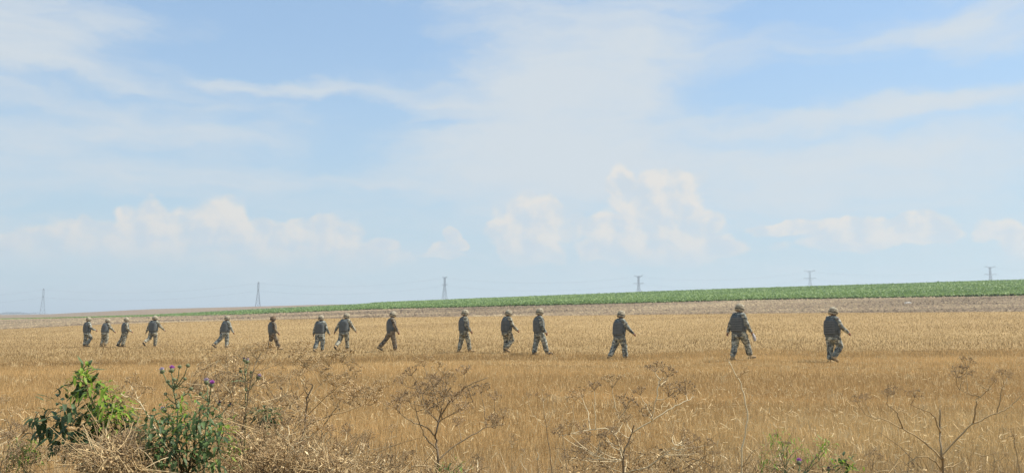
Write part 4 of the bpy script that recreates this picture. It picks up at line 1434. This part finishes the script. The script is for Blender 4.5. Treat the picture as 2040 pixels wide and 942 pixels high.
shrub('tangled dark green bush below the purple thistles', 'leafy_shrub', 3.45, (372, 950), [
    ([(352, 938), (322, 925), (304, 905)], 'M', 'M', 26, .6), ([(340, 910), (310, 880), (286, 868)], 'M', 'M', 26, .6), ([(345, 900), (318, 850), (306, 826)], 'D', 'M', 26, .6), ([(330, 925), (300, 900), (284, 890)], 'M', 'M', 24, .6), ([(395, 938), (420, 928), (440, 912)], 'D', 'M', 26, .6), ([(365, 935), (350, 915), (340, 895)], 'M', 'M', 26, .6), ([(382, 935), (392, 910), (405, 890)], 'D', 'M', 26, .6), ([(350, 900), (320, 860), (296, 845)], 'M', 'M', 30, .62), ([(360, 890), (345, 850), (335, 820)], 'D', 'M', 34, .62), ([(372, 880), (368, 835), (360, 805)], 'M', 'Y', 37, .62), ([(385, 880), (395, 840), (400, 812)], 'M', 'M', 40, .62),
    ([(390, 890), (415, 855), (425, 830)], 'D', 'M', 40, .62), ([(395, 900), (420, 880), (430, 860)], 'M', 'M', 34, .62), ([(345, 915), (310, 895), (300, 880)], 'D', 'M', 30, .62), ([(360, 905), (350, 880), (365, 850)], 'M', 'M', 30, .62), ([(400, 920), (430, 905), (445, 860), (442, 845)], 'D', 'Y', 30, .62)])
shrub('small dark green leafy clump among the dry stems left of centre', 'leafy_clump', 4.2, (528, 900), [
    ([(525, 870), (520, 845), (515, 822)], 'D', 'D', 22, .7), ([(532, 868), (538, 840), (542, 818)], 'D', 'M', 22, .7), ([(528, 866), (528, 838), (528, 810)], 'D', 'D', 20, .7)], None, 'plant', .08)
shrub('tiny lime green sprig low in the dry tangle left of centre', 'leafy_clump', 3.8, (466, 935), [
    ([(464, 910), (460, 890), (454, 874)], 'M', 'Y', 14, .6), ([(468, 908), (470, 888), (474, 876)], 'M', 'Y', 14, .6)], None, 'plant', .05)
shrub('feathery lime green weed right of the tall pale stem', 'feathery_weed', 4.1, (1565, 948), [
    ([(1560, 920), (1548, 885), (1532, 862)], 'N', 'S', 14, 0.77), ([(1562, 915), (1556, 880), (1545, 858)], 'N', 'S', 14, 0.77), ([(1566, 910), (1570, 880), (1575, 866)], 'N', 'S', 12, 0.77), ([(1570, 915), (1588, 895), (1600, 885)], 'N', 'S', 9, 0.68), ([(1555, 930), (1530, 915), (1518, 900)], 'N', 'S', 9, 0.77), ([(1552, 935), (1525, 930), (1510, 922)], 'N', 'N', 7, 0.77), ([(1575, 930), (1600, 918), (1615, 912)], 'N', 'S', 7, 0.68)], None, 'plant', .1)
shrub('lime green sprig on a thin stem beside the purple flower at right', 'feathery_weed', 4.0, (1600, 950), [
    ([(1612, 925), (1632, 900), (1648, 876)], 'N', 'S', 12, 0.77), ([(1618, 920), (1640, 895), (1656, 880)], 'N', 'S', 11, 0.77), ([(1630, 915), (1650, 890), (1644, 872)], 'S', 'S', 7, 0.77)], None, 'plant', .06)
shrub('low green leaves at the bottom edge right of the purple flower', 'leafy_clump', 3.9, (1676, 955), [
    ([(1676, 940), (1680, 925), (1682, 914)], 'D', 'M', 12, .6), ([(1682, 942), (1696, 930), (1704, 922)], 'M', 'Y', 12, .6), ([(1670, 942), (1660, 930), (1655, 922)], 'M', 'Y', 12, .6)], None, 'plant', .05)
shrub('low green sprout at the foot of the round dry weed', 'leafy_clump', 4.0, (898, 960), [
    ([(896, 940), (888, 930), (880, 922)], 'M', 'N', 10, .6), ([(902, 940), (912, 930), (922, 924)], 'N', 'N', 10, .7)], None, 'plant', .05)
shrub('yellowish green tuft at the far left bottom edge', 'feathery_weed', 3.9, (55, 955), [
    ([(50, 925), (44, 900), (40, 885)], 'N', 'N', 22, .8), ([(56, 920), (58, 895), (62, 876)], 'N', 'S', 22, .8), ([(62, 925), (72, 905), (80, 892)], 'N', 'N', 18, .8), ([(45, 930), (28, 912), (18, 900)], 'N', 'N', 18, .8)], None, 'plant', .1)


# ---- thistles
def bract_mesh(i):
    m = MB()
    rows = [(-.008, .003), (-.004, .009), (.002, .0115), (.008, .0105), (.013, .007), (.015, .004)]
    m.rings([[(cos(2 * pi * k / 10) * r, sin(2 * pi * k / 10) * r, z) for k in range(10)] for z, r in rows])
    rnd = random.Random(i)
    for k in range(34):
        a, q = rnd.random() * 2 * pi, rnd.random()
        z = -.006 + .018 * q
        r = .0115 * (1 - ((q - .45) * 1.1) ** 2)
        p = Vector((cos(a) * r, sin(a) * r, z))
        m.tube([p, p + Vector((cos(a) * .006, sin(a) * .006, .003))], [.0011, .0003], 3, False)
    return m.mesh('bracts', M_invol, False)


def floret_mesh(i, mat, R=.014, H=.016, n=70):
    m = MB()
    rnd = random.Random(i)
    for k in range(n):
        a, q = rnd.random() * 2 * pi, sqrt(rnd.random())
        p0 = Vector((cos(a) * q * .005, sin(a) * q * .005, .010))
        p1 = Vector((cos(a) * q * R, sin(a) * q * R, .014 + H * (1 - .55 * q * q) * rnd.uniform(.8, 1.1)))
        m.tube([p0, p0.lerp(p1, .5) + Vector((0, 0, .002)), p1], [.0012, .0012, .0008], 3, False)
    return m.mesh('florets', mat)


BR = bract_mesh(1)
FL = {'p': floret_mesh(1, M_purple), 'l': floret_mesh(2, M_lilac), 'd': floret_mesh(3, M_dull, .010, .012)}


def thistle(label, d, stem, heads, leaves=10):
    rp = at(*stem[0], d)
    base = Vector((rp.x, rp.y, gz_(rp.x, rp.y) - .02))
    r = empty('thistle', base)
    tag(r, label, 'thistle', 'thistles among the verge weeds')
    W = lambda q, dd=0.0: at(q[0], q[1], d + dd) - base
    sp = spline([Vector((0, 0, 0)), W(stem[0]) * .5] + [W(q) for q in stem])
    n = len(sp)
    MB().tube(sp, [.0055 - .003 * k / (n - 1) for k in range(n)], 6).build('stem', M_thst, r, True)
    for hx, hy, kind in heads:
        hp = W((hx, hy), random.uniform(-.08, .08))
        q = min((q for q in sp if q.z < hp.z - .03), key=lambda q: (q - hp).length + .4 * abs(q.z - (hp.z - .16)), default=sp[-2])
        cv = curve(q, Vector((q.x * .3 + hp.x * .7, q.y * .3 + hp.y * .7, q.z * .6 + hp.z * .4)), hp, 6, .002)
        br = MB().tube(cv, [.0030 - .0002 * k for k in range(7)], 5).build('branch', M_thst, r, True)
        dv = (cv[-1] - cv[-2]).normalized() + Vector((0, 0, .3))
        q_ = dv.normalized().to_track_quat('Z', 'Y')
        b_ = bpy.data.objects.new('flower_head', BR)
        COL.objects.link(b_); b_.parent = r; b_.rotation_mode = 'QUATERNION'; b_.rotation_quaternion = q_; b_.location = hp
        s = random.uniform(.78, .95) * (1.1 if kind in 'pl' else .8)
        b_.scale = (s, s, s)
        if kind in FL:
            f_ = bpy.data.objects.new('florets', FL[kind])
            COL.objects.link(f_); f_.parent = b_
        for k in range(2):
            t = random.uniform(.1, .7)
            spiny(r, cv[int(t * 6)], random.random() * 6.28, random.uniform(.03, .05))
    for k in range(leaves):
        q = sp[int(n * (.3 + .65 * k / leaves))]
        spiny(r, q, k * 2.4, random.uniform(.06, .11))
    return r


def spiny_mesh():
    m = MB()
    n = 9
    top, bot = [], []
    for k in range(n + 1):
        t = k / n
        wv = .14 * (1 - t) * (1.0 if k % 2 else .35) + .01
        z = .15 * t - .45 * t * t
        m.v += [Vector((t, wv, z + .05 * (k % 2))), Vector((t, 0, z)), Vector((t, -wv, z + .05 * (k % 2)))]
    for k in range(n):
        q = 3 * k
        m.f += [(q, q + 1, q + 4, q + 3), (q + 1, q + 2, q + 5, q + 4)]
    return m.mesh('leaf', M_thst)


SPINY = spiny_mesh()


def spiny(parent, p, az, L):
    o = bpy.data.objects.new('leaf', SPINY)
    COL.objects.link(o)
    o.parent = parent
    o.location = p
    o.rotation_euler = (random.gauss(0, .3), random.uniform(-.7, -.1), az)
    o.scale = (L, L, L)


thistle('grey green thistle with one purple and one pale flower above the green bush', 4.0, [(352, 880), (354, 830), (350, 795), (346, 775)],
        [(324, 741, 'l'), (342, 739, 'p'), (347, 757, 'b'), (336, 760, 'b'), (374, 729, 'b'), (358, 731, 'b'), (330, 785, 'b'), (380, 775, 'b'), (368, 755, 'b'), (328, 819, 'l')], 12)
thistle('thistle with a purple flower among dry heads right of the pale flowered thistle', 4.1, [(408, 890), (412, 840), (416, 800)], [(421, 768, 'p'), (412, 763, 'l'), (436, 805, 'd'), (456, 808, 'd'), (400, 785, 'b')], 8)
thistle('withered thistle with pale lilac tip near the leaning tan umbel', 4.4, [(488, 860), (490, 800), (489, 750)], [(487, 718, 'd'), (493, 722, 'l'), (480, 740, 'b'), (514, 753, 'l'), (500, 742, 'b')], 8)
thistle('low thistle with one bright purple flower at the bottom right edge', 4.0, [(1588, 975), (1590, 950)], [(1592, 923, 'p'), (1604, 942, 'b')], 6)
thistle('small thistle with a grey faded bud at the bottom edge', 3.9, [(1648, 985), (1650, 960)], [(1651, 936, 'd')], 4)


# ---- uncountable dry stuff: tangle, grasses
def tubes_np(name, P0, dirv, length, rad, bend, tint, mat, label, cat, m=4):
    """N thin curved round stalks as one mass"""
    n = len(P0)
    t = np.linspace(0, 1, m)[None, :, None]
    P = P0[:, None, :] + dirv[:, None, :] * (length[:, None, None] * t) + bend[:, None, :] * (t ** 2) * length[:, None, None]
    T = np.gradient(P, axis=1)
    T /= np.linalg.norm(T, axis=2, keepdims=True) + 1e-9
    ref = np.array([0.3, 0.9, 0.2])
    A = np.cross(T, ref)
    A /= np.linalg.norm(A, axis=2, keepdims=True) + 1e-9
    B = np.cross(T, A)
    rr = rad[:, None, None] * (1 - .6 * t)
    ring = [P + (A * cos(a) + B * sin(a)) * rr for a in (0, 2 * pi / 3, 4 * pi / 3)]
    V = np.stack(ring, 2).reshape(-1, 3)
    idx = np.arange(n)[:, None, None] * (m * 3) + np.arange(m - 1)[None, :, None] * 3
    k = np.arange(3)[None, None, :]
    k2 = (k + 1) % 3
    Fc = np.stack([idx + k, idx + k2, idx + 3 + k2, idx + 3 + k], -1).reshape(-1, 4)
    o = link(name, np_mesh(name, V, Fc, tint=np.repeat(tint, m * 3, axis=0)), mat)
    return tag(o, label, cat, kind='stuff')


M_dry = colour_attr('dry_stalk', 0.15)
DRYC = np.array([lin(228, 204, 158), lin(206, 178, 130), lin(180, 152, 110), lin(146, 122, 90), lin(104, 88, 66)])


def heap(cx, cy, rx, ry, d, n, dd=.35, up=.25):
    """points in a heap whose middle stands at (cx, cy) at depth d"""
    out = []
    u = rng.normal(0, 1, (n, 3))
    u /= np.linalg.norm(u, axis=1, keepdims=True)
    r = rng.random(n) ** (1 / 2.2)
    q = u * r[:, None]
    dep = d + q[:, 1] * dd
    px, py = cx + q[:, 0] * rx, cy + q[:, 2] * ry
    uu, vv = (px - PW / 2) / F, (PH / 2 - py) / F
    yy = cos(TH) - vv * sin(TH)
    k = dep / yy
    return np.stack([uu * k, dep, EYE + (sin(TH) + vv * cos(TH)) * k], 1)


pts = [heap(236, 930, 72, 64, 3.4, 2200), heap(340, 985, 110, 40, 3.4, 700), heap(545, 940, 110, 85, 3.7, 2000), heap(630, 955, 120, 60, 3.6, 1300), heap(540, 840, 130, 90, 4.3, 700), heap(445, 770, 80, 75, 4.6, 420), heap(700, 940, 130, 45, 4.0, 900),
       heap(20, 920, 70, 70, 4.2, 420), heap(1340, 925, 110, 34, 4.2, 420), heap(1200, 925, 90, 34, 4.2, 320), heap(880, 950, 90, 30, 4.2, 300), heap(1560, 950, 120, 30, 4.3, 500), heap(1850, 955, 120, 25, 4.3, 300)]
P0 = np.concatenate(pts)
P0 = P0[rng.random(len(P0)) < .68]
n = len(P0)
dv = rng.normal(0, 1, (n, 3)); dv[:, 2] += .35
dv /= np.linalg.norm(dv, axis=1, keepdims=True)
ci = np.clip(rng.choice(5, n, p=[.14, .27, .30, .19, .10]), 0, 4)
tubes_np('dry_weed_tangle', P0, dv, .03 + .11 * rng.random(n) ** 2, .0012 + .0014 * rng.random(n), rng.normal(0, .45, (n, 3)), DRYC[ci] * (.8 + .4 * rng.random(n))[:, None], M_dry, 'heaped tangle of broken dry stalks along the bottom edge', 'tangle')

# curled dead leaflets and seed litter caught in the tangle
n2 = 10000
sel = rng.integers(0, n, n2)
C = P0[sel] + rng.normal(0, .03, (n2, 3))
e1 = rng.normal(0, 1, (n2, 3)); e1 /= np.linalg.norm(e1, axis=1, keepdims=True)
e2 = np.cross(e1, rng.normal(0, 1, (n2, 3))); e2 /= np.linalg.norm(e2, axis=1, keepdims=True)
e3 = np.cross(e1, e2)
s = (.004 + .009 * rng.random(n2) ** 2)[:, None]
V = np.stack([C - e1 * s, C - e2 * s * .45 + e3 * s * .3, C + e1 * s + e3 * s * .5, C + e2 * s * .45 + e3 * s * .3], 1).reshape(-1, 3)
ci = rng.choice(5, n2, p=[.15, .25, .27, .2, .13])
o = link('dry_leaf_litter', np_mesh('dry_leaf_litter', V, np.arange(n2 * 4).reshape(-1, 4), tint=np.repeat(DRYC[ci] * (.8 + .4 * rng.random(n2))[:, None], 4, axis=0)), M_dry)
tag(o, 'curled dead leaflets caught in the dry tangle', 'litter', kind='stuff')


# standing dry grass on the verge
def verge_grass():
    segs = [(-200, 300, 3.4, 6.0, 700, .85), (300, 460, 4.6, 6.0, 260, .9), (460, 760, 3.4, 6.0, 750, .95), (760, 2240, 4.2, 8.2, 7500, .52)]
    Ps, Ls = [], []
    for a, b, d0, d1, n, hmax in segs:
        px = a + (b - a) * rng.random(n)
        d = d0 + (d1 - d0) * rng.random(n)
        x = (px - PW / 2) / F * d
        Ps.append(np.stack([x, d, ground(x, d) - .01], 1))
        Ls.append(hmax * (.45 + .55 * rng.random(n) ** .7) * (1.0 if hmax < .6 else 1))
    P0, L = np.concatenate(Ps), np.concatenate(Ls)
    n = len(P0)
    dv = np.stack([rng.normal(0, .14, n), rng.normal(0, .14, n), np.ones(n)], 1)
    dv /= np.linalg.norm(dv, axis=1, keepdims=True)
    bend = np.stack([rng.normal(0, .16, n), rng.normal(0, .16, n), -.05 * rng.random(n)], 1)
    ci = rng.choice(4, n, p=[.3, .35, .25, .1])
    tubes_np('dry_verge_grass', P0, dv, L, .0014 + .0012 * rng.random(n), bend, DRYC[ci] * (.8 + .4 * rng.random(n))[:, None], M_dry, 'thin standing dry grass stalks along the verge', 'grass', 5)


verge_grass()

# ------------------------------------------------------------------ haze
HZ = MB().box((0, 2900, 28), (7000, 6400, 80))
hm = bpy.data.materials.new('haze')
hm.use_nodes = True
ht = NT(hm.node_tree)
pv = ht.node('ShaderNodeVolumePrincipled')
pv.inputs['Color'].default_value = (0.84, 0.94, 1.0, 1)
pv.inputs['Density'].default_value = 0.00042
pv.inputs['Anisotropy'].default_value = 0.2
ho = ht.node('ShaderNodeOutputMaterial')
ht.l.new(pv.outputs[0], ho.inputs['Volume'])
tag(HZ.build('haze', hm), 'thin pale summer haze over the fields', 'haze', kind='stuff')
